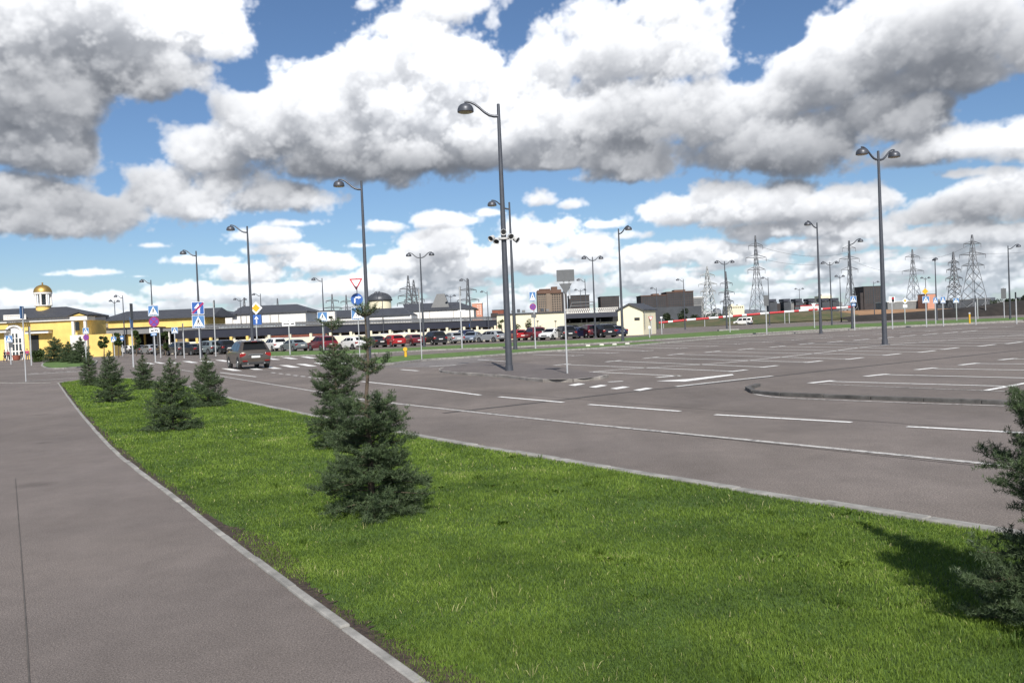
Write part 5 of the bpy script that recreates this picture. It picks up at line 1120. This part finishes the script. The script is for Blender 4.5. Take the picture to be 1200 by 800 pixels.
# --- gatehouse
b=B('gatehouse','small cream gatehouse with a dark gabled roof at the end of the parked row',126,738)
A0=b.xz(724,363.8); B0=b.xz(753,362.6); C0=b.xz(737.8,355.9); dx,dyy=at(768,400,131.5).x-at(753,400,126).x,5.5
ze=(A0[1]+B0[1])/2; g=[(A0[0],-.1),(B0[0],-.1),(B0[0],ze),(C0[0],C0[1]-.12),(A0[0],ze)]
mb=MB(); vs=[(x,0,z) for x,z in g]+[(x+dx,dyy,z) for x,z in g]; n=5
mb.add(vs,[(0,1,2,3,4),(9,8,7,6,5)]+[((i+1)%n,i,n+i,n+(i+1)%n) for i in range(n)]); mb.build('wall',m_cw,b.root)
mb=MB()
for (P0,sg) in ((A0,-1),(B0,1)):
    q=[(P0[0]+sg*.25,ze-.16),(C0[0],C0[1]-.11),(C0[0],C0[1]+.10),(P0[0]+sg*.25,ze+.05)]
    mb.add([(x-dx*.05,-.3,z) for x,z in q]+[(x+dx*1.05,dyy+.3,z) for x,z in q],[(0,1,2,3),(7,6,5,4),(0,4,5,1),(1,5,6,2),(2,6,7,3),(3,7,4,0)])
mb.build('roof',m_roof,b.root); b.box('window',743.4,749.6,372,375.2,m_dark,.2,-.06); b.box('wall_pipe',755,755.5,365,386,m_conc,.1,.2)
# --- far blocks
def block(label,D,cx,parts,grids,group=None,name='apartment_block'):
    b=B(name,label,D,cx,'building',group)
    for i,p in enumerate(parts): b.box(*p[:6],dep=p[6] if len(p)>6 else 14,dy=p[7] if len(p)>7 else 0)
    for g in grids: b.grid(*g)
    return b
block('brown brick apartment block with a pale balcony strip behind the cream hall',430,645,[('wall',629.5,657.5,339.6,None,m_bw,16),('wall',632,645,338.4,339.5,m_brick,10,2),('top_floor',629.4,657.6,339.6,343.8,m_brick,.5,-.55),('stair_bay',640,645,344,366,m_bw,.6,-.65),('lift_house',646,653,335.8,339.5,m_brick,6,4),('shaded_side',657.6,664,342,None,m_dbrick,14,3)],[(630.5,639.5,344.5,366,4,8,None,.5,.5,-.02),(646,657,344.5,366,4,8,m_dark,.55,.5,-.02)])  # shaded side of the block built as a separate darker box
block('dark apartment block behind the loading canopy',520,678,[('wall',667,690.5,346.5,None,m_dbrick,16),('parapet',666.6,691,345.6,346.4,m_dconc,16.4,-.2)],[(668,690,348,364,8,5,m_glassb,.5,.4,-.02)])
block('dark brown apartment block between the two-armed lamp and the gatehouse lamp',520,714,[('wall',703.6,725.5,347.8,None,m_dbrick,16),('parapet',703.2,726,346.8,347.7,m_dconc,16.4,-.2)],[(705,724.5,349,363,8,5,m_glassb,.5,.4,-.02)])
block('large stepped dark brick apartment block right of the gatehouse',500,782,[('wall',751,781,346.6,None,m_dbrick,18),('wall',781,812.4,342.2,None,m_dbrick,18),('roof_edge',750.6,781,345.6,346.5,m_brick,18.4,-.2),('roof_edge',780.6,812.8,341.2,342.1,m_brick,18.4,-.2),('lift_house',790,803,339.4,341.1,m_brick,8,4),('lift_house',765,772,344,345.5,m_brick,8,4),('podium',755,822,359.5,None,m_dconc,14,-16)],[(752.5,780,348.4,364,11,6,m_glassb,.55,.42,-.02),(782.5,811.5,344.4,364,11,7,m_glassb,.55,.42,-.02)])
block('pale grey flat-roofed building right of the large brick block',640,817,[('wall',812,824.5,348.6,None,m_conc,14),('roof_edge',811.8,824.8,347.8,348.5,m_ww,14.3,-.2)],[(812.6,824,350.5,357,1,3,m_dconc,.95,.35,-.02)])
block('dark stepped tower block on the horizon left of the tallest two-armed lamp',620,1021,[('wall',1012,1036.6,335.6,None,m_dbrick,18),('wall',1008,1012,343,None,m_dbrick,14,1),('roof_edge',1011.8,1037,335,335.5,m_dconc,18.4,-.2)],[(1013,1036,337.6,356,8,7,m_glassb,.5,.45,-.02)])
block('salmon apartment block at the right end of the white hall',420,559,[('wall',553,564.6,355,None,m_pink,12),('top_floor',552.6,565,354.6,355.6,m_ww,12.2,-.2)],[(558.5,564,357,369,2,5,m_ww,.6,.3,-.02)])
block('low red brick building left of the cream hall roof',300,586,[('wall',576.5,590,363.4,None,m_redb,10),('roof_edge',576.2,590.3,362.8,363.3,m_roof,10.2,-.1)],[])
block('orange flat building behind the yellow diamond sign on the right',420,1091,[('wall',1086.5,1097,344.8,None,m_pink,10),('roof_edge',1086,1097.4,344,344.7,m_conc,10.2,-.1)],[])
block('cream low building on the horizon left of the tallest pylon',520,861,[('wall',853,872,358,None,m_cw,12),('lift_house',856,860,356.4,357.9,m_cw,5,2),('lift_house',865,868,356.6,357.9,m_ww,5,2)],[(854,871,359,362,7,1,m_dark,.5,.6,-.02)])
block('cream domed building behind the dark block towers',640,967,[('wall',961,975,346.4,None,m_cw,12),('roof_edge',963,973,344.6,346.3,m_ww,8,2)],[])
for i,(x,w) in enumerate(((905.6,8),(922,7.6),(936,7.6),(951,7.4),(967,8),(979,7.4))):
    o=block(['leftmost','second','third','fourth','fifth','rightmost'][i]+' of the six dark block towers with overhanging square tops on the horizon',560,x,[('tower',x-w*.46,x+w*.62,353.6-(x-905)*.012,None,m_dconc,9),('head',x-w/2,x+w/2,350.4-(x-905)*.018,353.4-(x-905)*.012,m_tile,10,-.6),('annex',x+w*.62,x+w*1.1,355.4-(x-905)*.02,None,m_conc if i%2 else m_dbrick,8,1)],[],'dark block towers on the horizon','block_tower')
block('long grey warehouse behind the narrow crossing signs on the right',430,1066,[('wall',1040,1094,353.2,None,m_conc,14),('roof_edge',1039.6,1094.4,352.4,353.1,m_ww,14.3,-.2)],[],None,'warehouse')
block('long bluish warehouse under the right-hand pylons',450,1127,[('wall',1098,1160,351.6,None,m_dconc,14),('roof_edge',1097.6,1160.4,350.8,351.5,m_conc,14.3,-.2)],[],None,'warehouse')
block('low white shed behind the striped barrier',420,945,[('wall',938,960,358.4,None,m_ww,8),('roof',937.6,960.4,357.4,358.3,m_red,8.3,-.2)],[],None,'shed')
# ------------------------------------------------------------------ bank, dark field edge, barrier
def strip_terrain(name,cols,mat):
    mb=MB(); n=len(cols[0])
    for c in cols: mb.v+=[tuple(p) for p in c]
    for i in range(len(cols)-1):
        for k in range(n-1): mb.f.append((i*n+k,(i+1)*n+k,(i+1)*n+k+1,i*n+k+1)); mb.mi.append(0)
    o=mb.build(name,mat,smooth=True); tag(o,kind='structure'); return o
m_bank=bpy.data.materials.new('bank_grass'); m_bank.use_nodes=True; nt=m_bank.node_tree; bs=nt.nodes['Principled BSDF']; bs.inputs['Roughness'].default_value=.95
tc=nt.nodes.new('ShaderNodeTexCoord'); no=nt.nodes.new('ShaderNodeTexNoise'); no.inputs['Scale'].default_value=.16; no.inputs['Detail'].default_value=8; no.inputs['Roughness'].default_value=.7
rp=nt.nodes.new('ShaderNodeValToRGB'); rp.color_ramp.elements[0].position=.36; rp.color_ramp.elements[1].position=.66; rp.color_ramp.elements[0].color=(.036,.062,.018,1); rp.color_ramp.elements[1].color=(.13,.10,.055,1)
nt.links.new(tc.outputs['Object'],no.inputs['Vector']); nt.links.new(no.outputs['Fac'],rp.inputs['Fac']); nt.links.new(rp.outputs['Color'],bs.inputs['Base Color'])
rr=random.Random(9); cols=[]
for x,yt in ((745,382),(770,380.6),(800,379),(830,378),(860,375.5),(890,373),(920,370.6),(950,368.2),(975,366.4),(992,365.4),(1008,367.6),(1024,371),(1045,374)):
    D0=228; p=at(x,400,D0); zt_=max(.15,at(x,yt-2.3,D0+9).z)
    cols.append([(p.x,D0,ZR-.13),(p.x+rr.uniform(-1,1),D0+4,ZR+.45*zt_+rr.uniform(-.15,.15)),(p.x,D0+9,zt_+rr.uniform(-.1,.1)),(p.x,D0+22,zt_+.2),(p.x,D0+60,zt_-.2),(p.x,D0+80,-.3)])
strip_terrain('embankment',cols,m_bank)
m_field=M('ploughed_soil',(.30,.17,.085),.95,var=.3,scale=.15); m_dbank=M('shaded_earth',(.022,.018,.015),.95,var=.6,scale=.35,bump=1,bscale=3)  # bank earth coloured near-black for the shade it lies in
cols=[]
for x,yt,yb in ((996,372,374.6),(1020,370.6,374.0),(1050,368.4,373),(1080,366.2,372),(1110,363.4,371),(1140,360.6,370.2),(1165,358.6,369.4),(1185,356,369),(1210,352.5,368.4),(1300,345,364),(1420,338,358)):
    D0=186; p=at(x,400,D0); zt_=at(x,yt-1.2,D0+5).z
    cols.append([(p.x,D0,ZR-.13),(p.x,D0+1.5,.45*zt_+rr.uniform(-.2,.2)),(p.x,D0+5,zt_+rr.uniform(-.15,.15)),(p.x,D0+12,zt_-.3)])
strip_terrain('dark_bank',cols,m_dbank)
cols=[]
for x,yt in ((985,371),(1005,364.5),(1040,362),(1075,360.6),(1100,360.2),(1130,359.6),(1170,359),(1230,357)):
    D0=262; p=at(x,400,D0); zt_=at(x,yt,D0+30).z
    cols.append([(p.x,D0,-.3),(p.x,D0+30,zt_),(p.x,D0+70,zt_-.3)])
strip_terrain('ploughed_field',cols,m_field)
rl=empty('height_barrier',(at(880,370,226).x,226,ZR),0,'long red and white striped pipe barrier along the green bank','barrier')
bx=rl.location.x; P=[(772,378.2),(810,374.4),(836,372.4),(864,369.9),(896,367.2),(936,364.2),(980,360.8),(1000,359.4)]
pts=[at(x,y,226) for x,y in P]; pts=[Vector((p.x-bx,0,p.z-ZR)) for p in pts]; rs=resample(pts,1.15); m_r,m_w=M('barrier_red',(.46,.03,.035),.5,var=.12),M('barrier_white',(.75,.74,.72),.5,var=.06)
i=0; seq=[2,1,3,2,3,2,1,2]; q=0
while i<len(rs)-1:
    j=min(len(rs)-1,i+seq[q%len(seq)]); mb=MB(); mb.tube(rs[i:j+1],.29,10); mb.build('red_stripe' if q%2==0 else 'white_stripe',m_r if q%2==0 else m_w,rl,smooth=True); i=j; q+=1
for k in range(1,len(rs)-1,9): mb=MB(); p=rs[k]; mb.tube([(p.x,0,-.1),(p.x,0,p.z-.3)],.09,6); mb.build('support',m_galv,rl)
# lamp pad
p=G(852,387.9); mb=MB(); mb.box(-1.5,1.5,-.5,.5,-.02,.28); tag(mb.build('concrete_pad',m_kerb,None,p+Vector((0,-.75,.02)),bevel=.03),'pale concrete pad at the foot of the lamp before the dark pylon','concrete pad')
# ------------------------------------------------------------------ pylons
m_pyl=M('pylon_steel',(.16,.165,.18),.6,.3,var=.15); m_pylp=M('pylon_steel_pale',(.42,.43,.43),.6,.2,var=.12)
def pylon(cx,yt,D,bw,arms,label,mat,neck=.55,r=.13,levels=9):
    p=at(cx,yt,D); H=p.z-ZR; root=empty('power_pylon',(p.x,D,ZR),R(12),label,'pylon','power pylons on the horizon'); mb=MB()
    def half(z):
        t=z/H; return bw/2*(1-t/neck)+bw*.14*(t/neck) if t<neck else bw*.14*(1-(t-neck)/(1-neck)*.85)
    r=r*D/500+.03
    zs=[H*(1-(1-k/levels)**1.25) for k in range(levels+1)]
    for sx in (-1,1):
        for sy in (-1,1): mb.tube([(sx*half(z),sy*half(z),z) for z in zs],r,4)
    for a,b_ in zip(zs[:-1],zs[1:]):
        for s in (-1,1):
            h0,h1=half(a),half(b_)
            mb.tube([(-h0,s*h0,a),(h1,s*h1,b_)],r*.6,3); mb.tube([(h0,s*h0,a),(-h1,s*h1,b_)],r*.6,3); mb.tube([(s*h0,-h0,a),(s*h1,h1,b_)],r*.6,3); mb.tube([(s*h0,h0,a),(s*h1,-h1,b_)],r*.6,3)
    mb.build('tower',mat,root); 
    for (t,w) in arms:
        z=H*t; mb=MB(); h=half(z); mb.tube([(-h,0,z),(h,0,z)],r*.7,4)
        for s in (-1,1):
            for sy in (-1,1): mb.tube([(s*h,sy*h,z),(s*w,0,z+.15)],r*.75,4); mb.tube([(s*h,sy*h,z+H*.035),(s*w,0,z+.15)],r*.6,4)
            mb.tube([(s*w,0,z+.15),(s*w,0,z-H*.045)],r*.8,4)
        mb.build('crossarm',mat,root)
    return root
pylon(885,276,400,7,[(.60,4.4),(.74,5.2),(.88,3.6)],'tallest dark lattice pylon right of the two-armed lamp on the pad',m_pyl)
pylon(828.5,312,520,9,[(.55,5.0),(.68,6),(.84,4.6)],'pale lattice pylon left of the two-armed lamp on the pad',m_pylp,.7,.2)
pylon(850.5,318,470,5,[(.40,4),(.58,4.6),(.76,3.6)],'dark lattice pylon directly behind the two-armed lamp on the pad',m_pyl,.6,.17)
pylon(994.5,282,460,6,[(.62,5),(.76,6),(.90,4)],'lattice pylon behind the lamp with its arm to the right',m_pyl,.5)
pylon(1069,292,520,8.5,[(.66,7.5),(.88,5)],'wide-legged lattice pylon right of the tallest two-armed lamp',m_pyl,.6)
pylon(1117,295,500,7,[(.42,5),(.56,5.6),(.70,4.8),(.82,3.6)],'dense dark lattice pylon left of the pair at the right',m_pyl,.7,.24,14)
pylon(1139,275,430,10,[(.60,6.5),(.74,7.6),(.88,5)],'tall lattice pylon nearest the right edge',m_pyl,.62,.17)
pylon(478,323,420,7,[(.30,5),(.42,5.5),(.54,5.8),(.66,5.2),(.78,4.2)],'dense pylon behind the pyramid tower, left of a close pair',m_pyl,.7,.22,14)
pylon(484.5,328,430,7,[(.36,5),(.50,5.6),(.64,5)],'pylon overlapping the dense one behind the pyramid tower',m_pyl,.7,.2)
pylon(547.5,326,460,6,[(.42,5),(.60,5.8),(.78,4.6)],'pylon at the right end of the white hall',m_pyl,.6,.22)
pylon(389,344.5,620,7,[(.5,5.6),(.68,6.2),(.84,4.4)],'small far pylon over the lone crossing sign',m_pyl,.6,.2)
pylon(405.5,345.5,640,6,[(.5,4.6),(.68,5),(.84,4)],'small far pylon left of the right-turn sign',m_pyl,.6,.2)
pylon(286,348.5,640,7,[(.55,5.6),(.75,5)],'tiny far pylon left of the yellow diamond sign',m_pyl,.6,.2)
pylon(325,349.5,680,7,[(.55,5.6),(.75,5)],'tiny far pylon right of the yellow diamond sign',m_pyl,.6,.2)
# wires
m_wire=M('steel_cable',(.12,.12,.13),.6)
def wire(a,b_,sag,r,lb):
    P=[a.lerp(b_,k/14)+Vector((0,0,-sag*4*(k/14)*(1-k/14))) for k in range(15)]; o0=P[0].copy(); mb=MB(); mb.tube([tuple(p-o0) for p in P],r,4)
    tag(mb.build('power_cable',m_wire,None,o0),lb,'cable','cables between the pylons')
for i,(x0,y0,d0,x1,y1,d1,nm) in enumerate(((885,287,400,994.5,296,460,'upper'),(885,301,400,994.5,303,460,'middle'),(1069,301,520,1139,285,430,'upper right'),(1139,297,430,1330,270,420,'right edge'),(994.5,303,460,1069,316,520,'short'))):
    wire(at(x0,y0,d0),at(x1,y1,d1),3.5,.055,nm+' thin cable slung between the '+('tallest pylon and the next on the right' if i<2 else 'right-hand pylons' if i in (2,3) else 'two pylons beside the tallest two-armed lamp'))
# ------------------------------------------------------------------ people by the entrance
m_skin=M('skin',(.45,.28,.20),.6,var=.06); m_hair=M('hair',(.03,.022,.016),.6,var=.2)
def person(loc,rz,H,top,legs,label,stride=.16,parcel=None):
    root=empty('person',loc,rz,label,'person','people by the entrance'); k=H/1.72
    hip,kn,an=.90*k,.48*k,.07*k
    V=[(0,0,.96*k),(0,0,1.16*k),(0,.01,1.40*k),(0,.01,1.48*k),(0,.02,1.60*k)]
    def skin(name,vs,es,rad,mat,sub=2):
        me=bpy.data.meshes.new(name); me.from_pydata(vs,es,[]); me.materials.append(mat); o=bpy.data.objects.new(name,me); COL.objects.link(o); o.parent=root
        o.modifiers.new('skin','SKIN'); s=o.modifiers.new('sub','SUBSURF'); s.levels=s.render_levels=sub
        for d,r in zip(me.skin_vertices[0].data,rad): d.radius=(r[0]*k,r[1]*k) if isinstance(r,tuple) else (r*k,r*k)
        me.skin_vertices[0].data[0].use_root=True; return o
    L=[]; 
    for s in (-1,1):
        f=stride*s; L+=[(s*.09*k,0,hip),(s*.10*k,f*.45,kn),(s*.10*k,f*.9-(.06 if s<0 else 0),an),(s*.105*k,f*.9+.13,an-.03)]
    Aa=[]
    for s in (-1,1): Aa+=[(s*.18*k,.0,1.40*k),(s*.23*k,-.02-.06*s,1.14*k),(s*.22*k,.06-.12*s,.90*k),(s*.215*k,.09-.12*s,.82*k)]
    vs=V+L+Aa; es=[(0,1),(1,2),(2,3),(3,4),(0,5),(5,6),(6,7),(7,8),(0,9),(9,10),(10,11),(11,12),(2,13),(13,14),(14,15),(15,16),(2,17),(17,18),(18,19),(19,20)]
    skin('body',vs,es,[(.14,.10),(.13,.10),(.15,.10),.055,(.085,.105),.085,.058,.042,.04,.085,.058,.042,.04,.05,.042,.032,.04,.05,.042,.032,.04],m_skin)
    skin('jacket',[V[0],V[1],V[2],(0,.01,1.45*k)]+[Aa[0],Aa[1],Aa[2],Aa[4],Aa[5],Aa[6]],[(0,1),(1,2),(2,3),(2,4),(4,5),(5,6),(2,7),(7,8),(8,9)],[(.165,.125),(.155,.12),(.175,.125),.075,.068,.06,.05,.068,.06,.05],top)
    skin('trousers',[(0,0,.95*k)]+[L[0],L[1],L[2]]+[L[4],L[5],L[6]],[(0,1),(1,2),(2,3),(0,4),(4,5),(5,6)],[(.155,.12),.10,.075,.062,.10,.075,.062],legs)
    mb=MB(); mb.lathe([(.02,.115),(.075,.09),(.10,.03),(.095,-.03)],12); h=mb.build('hair',m_hair,root,smooth=True); h.location=(0,.0,1.625*k); h.scale=(.95*k,1.1*k,k)
    mb=MB(); mb.box(-.012,.012,.11,.135,1.57*k,1.60*k); mb.build('nose',m_skin,root)
C=lambda n,c:M('cloth_'+n,c,.85,var=.12)
person(G(6,424.2),R(150),1.72,C('black',(.02,.02,.025)),C('jeans',(.03,.04,.07)),'person in a black jacket and dark jeans nearest the left edge')
person(G(9.8,422.4),R(200),1.66,C('wine',(.20,.03,.05)),C('black',(.02,.02,.025)),'person in a dark red top beside the one in black')
person(G(26,422.6),R(170),1.70,C('black',(.02,.02,.025)),C('grey',(.10,.10,.11)),'person in dark clothes right of the round red planter')
person(G(32.3,422.0),R(20),1.74,C('magenta',(.42,.03,.14)),C('blue',(.04,.06,.14)),'person in a magenta jacket in front of the passage')
person(G(38.6,418.0),R(190),1.62,C('pale',(.60,.60,.58)),C('black',(.02,.02,.025)),'person in a white top near the hedge')
p=G(19.4,422.0); mb=MB(); mb.lathe([(.42,0),(.52,.15),(.58,.62),(.64,.66),(.64,.78),(.54,.78),(.50,.68)],18); r_=empty('planter',p,0,'round red planter in front of the white arch','planter'); mb.build('tub',M('red_clay',(.30,.09,.06),.8,var=.15),r_,smooth=True)
mb=MB(); mb.lathe([(.5,.66),(.40,.80),(.15,.86)],14); mb.build('soil_fill',m_soil,r_)

# the far town beyond the wood: a low jumble of roofs that reads as one mass
rg=np.random.default_rng(5); Vc=[];Fc=[];rc=[]
for i in range(110):
    x=rg.uniform(775,1235); D_=rg.uniform(820,1000); p=at(x,400,D_); w_=rg.uniform(5,22); h_=rg.uniform(3.5,9.5)*(1.5 if rg.random()<.12 else 1); d_=rg.uniform(8,16); n=len(Vc)
    x0,x1,y0,y1=p.x-w_/2,p.x+w_/2,D_,D_+d_
    rz=h_+(rg.uniform(1,3) if rg.random()<.4 else .0)
    Vc+=[(x0,y0,-.3),(x1,y0,-.3),(x1,y1,-.3),(x0,y1,-.3),(x0,y0,h_),(x1,y0,h_),(x1,y1,rz),(x0,y1,rz)]
    Fc+=[(n,n+1,n+5,n+4),(n+1,n+2,n+6,n+5),(n+2,n+3,n+7,n+6),(n+3,n,n+4,n+7),(n+4,n+5,n+6,n+7)]; rc+=[rg.random()]*8
o=np_obj('far_town',Vc,Fc,leafy('far_town_walls',(.07,.08,.10),(.40,.40,.40),trans=0,rough=.85),None,rc,k=4)
tag(o,'low jumble of pale and grey town roofs along the far horizon on the right','town',kind='stuff')
# ------------------------------------------------------------------ light
AZ=math.atan2(.10,-1.0); EL=R(41)
sd=Vector((math.sin(AZ)*math.cos(EL),math.cos(AZ)*math.cos(EL),math.sin(EL)))
sl=bpy.data.lights.new('sun','SUN'); so=bpy.data.objects.new('sun',sl); COL.objects.link(so); sl.energy=SUN_E; sl.angle=R(.53); sl.color=(1,.955,.88)
so.rotation_euler=sd.to_track_quat('Z','Y').to_euler(); so.location=(0,-20,40)
S_,A_,al_=bake_clouds(azel); nv,nu=S_.shape
img=bpy.data.images.new('cloud_field',nu,nv,alpha=True,float_buffer=True); img.colorspace_settings.name='Non-Color'
px_=np.ones((nv,nu,4),np.float32); px_[...,0]=S_; px_[...,1]=A_; px_[...,2]=al_; img.pixels.foreach_set(px_.ravel()); img.update(); img.pack()
w=bpy.data.worlds.new('World'); S.world=w; w.use_nodes=True; nt=w.node_tree; L=nt.links; bg=nt.nodes['Background']; bg.inputs['Strength'].default_value=1.0
N=nt.nodes.new
def mth(op,a,b=None,c=None,clamp=False):
    n=N('ShaderNodeMath'); n.operation=op; n.use_clamp=clamp
    for i,v in enumerate((a,b,c)):
        if v is None: continue
        if isinstance(v,(int,float)): n.inputs[i].default_value=v
        else: L.new(v,n.inputs[i])
    return n.outputs[0]
tc=N('ShaderNodeTexCoord'); sp=N('ShaderNodeSeparateXYZ'); L.new(tc.outputs['Generated'],sp.inputs[0]); X,Y,Zz=sp.outputs
az=mth('ARCTAN2',X,Y); el=mth('ARCSINE',mth('MAXIMUM',mth('MINIMUM',Zz,1.),-1.))
u=mth('MULTIPLY_ADD',az,180/math.pi/80,.5); v=mth('MULTIPLY_ADD',el,180/math.pi/27,1.5/27)
cb=N('ShaderNodeCombineXYZ'); L.new(u,cb.inputs[0]); L.new(v,cb.inputs[1])
ti=N('ShaderNodeTexImage'); ti.image=img; ti.interpolation='Cubic'; ti.extension='CLIP'; L.new(cb.outputs[0],ti.inputs['Vector'])
ss=N('ShaderNodeSeparateColor'); L.new(ti.outputs['Color'],ss.inputs[0])
sky=N('ShaderNodeTexSky'); sky.sky_type='NISHITA'; sky.sun_disc=False; sky.sun_elevation=EL; sky.sun_rotation=AZ; sky.air_density=1.0; sky.dust_density=.4; sky.ozone_density=3; sky.altitude=150
skm=N('ShaderNodeVectorMath'); skm.operation='MULTIPLY'; L.new(sky.outputs[0],skm.inputs[0]); skm.inputs[1].default_value=(SKY*SKT[0],SKY*SKT[1],SKY*SKT[2])
# other clouds over the rest of the sky
dv=mth('DIVIDE',1.,mth('MAXIMUM',Zz,.06)); vm=N('ShaderNodeVectorMath'); vm.operation='SCALE'; L.new(tc.outputs['Generated'],vm.inputs[0]); L.new(dv,vm.inputs['Scale'])
no=N('ShaderNodeTexNoise'); no.inputs['Scale'].default_value=1.1; no.inputs['Detail'].default_value=8; no.inputs['Roughness'].default_value=.58; L.new(vm.outputs[0],no.inputs['Vector'])
def mr(vv,a,b,c,d,sm=True):
    n=N('ShaderNodeMapRange'); n.interpolation_type='SMOOTHSTEP' if sm else 'LINEAR'; L.new(vv,n.inputs['Value'])
    for k,q in zip(('From Min','From Max','To Min','To Max'),(a,b,c,d)): n.inputs[k].default_value=q
    return n.outputs[0]
inside=mth('MULTIPLY',mth('MULTIPLY',mr(u,.0,.02,0,1),mr(u,.98,1.,1,0)),mth('MULTIPLY',mr(v,.92,1.,1,0),mr(Y,0,.05,0,1)))
outc=mth('MULTIPLY',mth('SUBTRACT',1.,inside),mth('MULTIPLY',mr(no.outputs['Fac'],.50,.60,0,1),mr(Zz,.02,.12,0,1)))
a_in=mth('MULTIPLY',ss.outputs[2],inside); s_in=mth('MULTIPLY',ss.outputs[0],inside); m_in=mth('MULTIPLY',ss.outputs[1],inside)
# thin the far clouds into the pale air near the horizon
def scl(vec,f):
    n=N('ShaderNodeVectorMath'); n.operation='SCALE'
    if isinstance(vec,tuple): n.inputs[0].default_value=vec
    else: L.new(vec,n.inputs[0])
    L.new(f,n.inputs['Scale']); return n.outputs[0]
def vadd(a,b):
    n=N('ShaderNodeVectorMath'); n.operation='ADD'; L.new(a,n.inputs[0]); L.new(b,n.inputs[1]); return n.outputs[0]
clear=mth('MULTIPLY',mth('SUBTRACT',1.,a_in),mth('SUBTRACT',1.,outc))
tot=vadd(vadd(scl(skm.outputs[0],clear),scl(tuple(CL*c for c in (1.,.975,.93)),s_in)),vadd(scl(tuple(CA*c for c in (.45,.50,.60)),m_in),scl((CL*.55,CL*.56,CL*.58),outc)))
hz=mr(Zz,-.01,.10,.42,0); mxn=N('ShaderNodeMix'); mxn.data_type='RGBA'; L.new(hz,mxn.inputs[0]); L.new(tot,mxn.inputs[6]); mxn.inputs[7].default_value=(CL*.50,CL*.63,CL*.74,1)
L.new(mxn.outputs[2],bg.inputs['Color'])
# ------------------------------------------------------------------ render
S.render.engine='CYCLES'; S.cycles.use_denoising=True; S.cycles.max_bounces=6; S.cycles.transparent_max_bounces=4
try: S.cycles.denoiser='OPENIMAGEDENOISE'
except Exception: pass
S.view_settings.view_transform='Standard'; S.view_settings.look='None'; S.view_settings.exposure=EXPO; S.view_settings.gamma=1; S.view_settings.use_curve_mapping=False
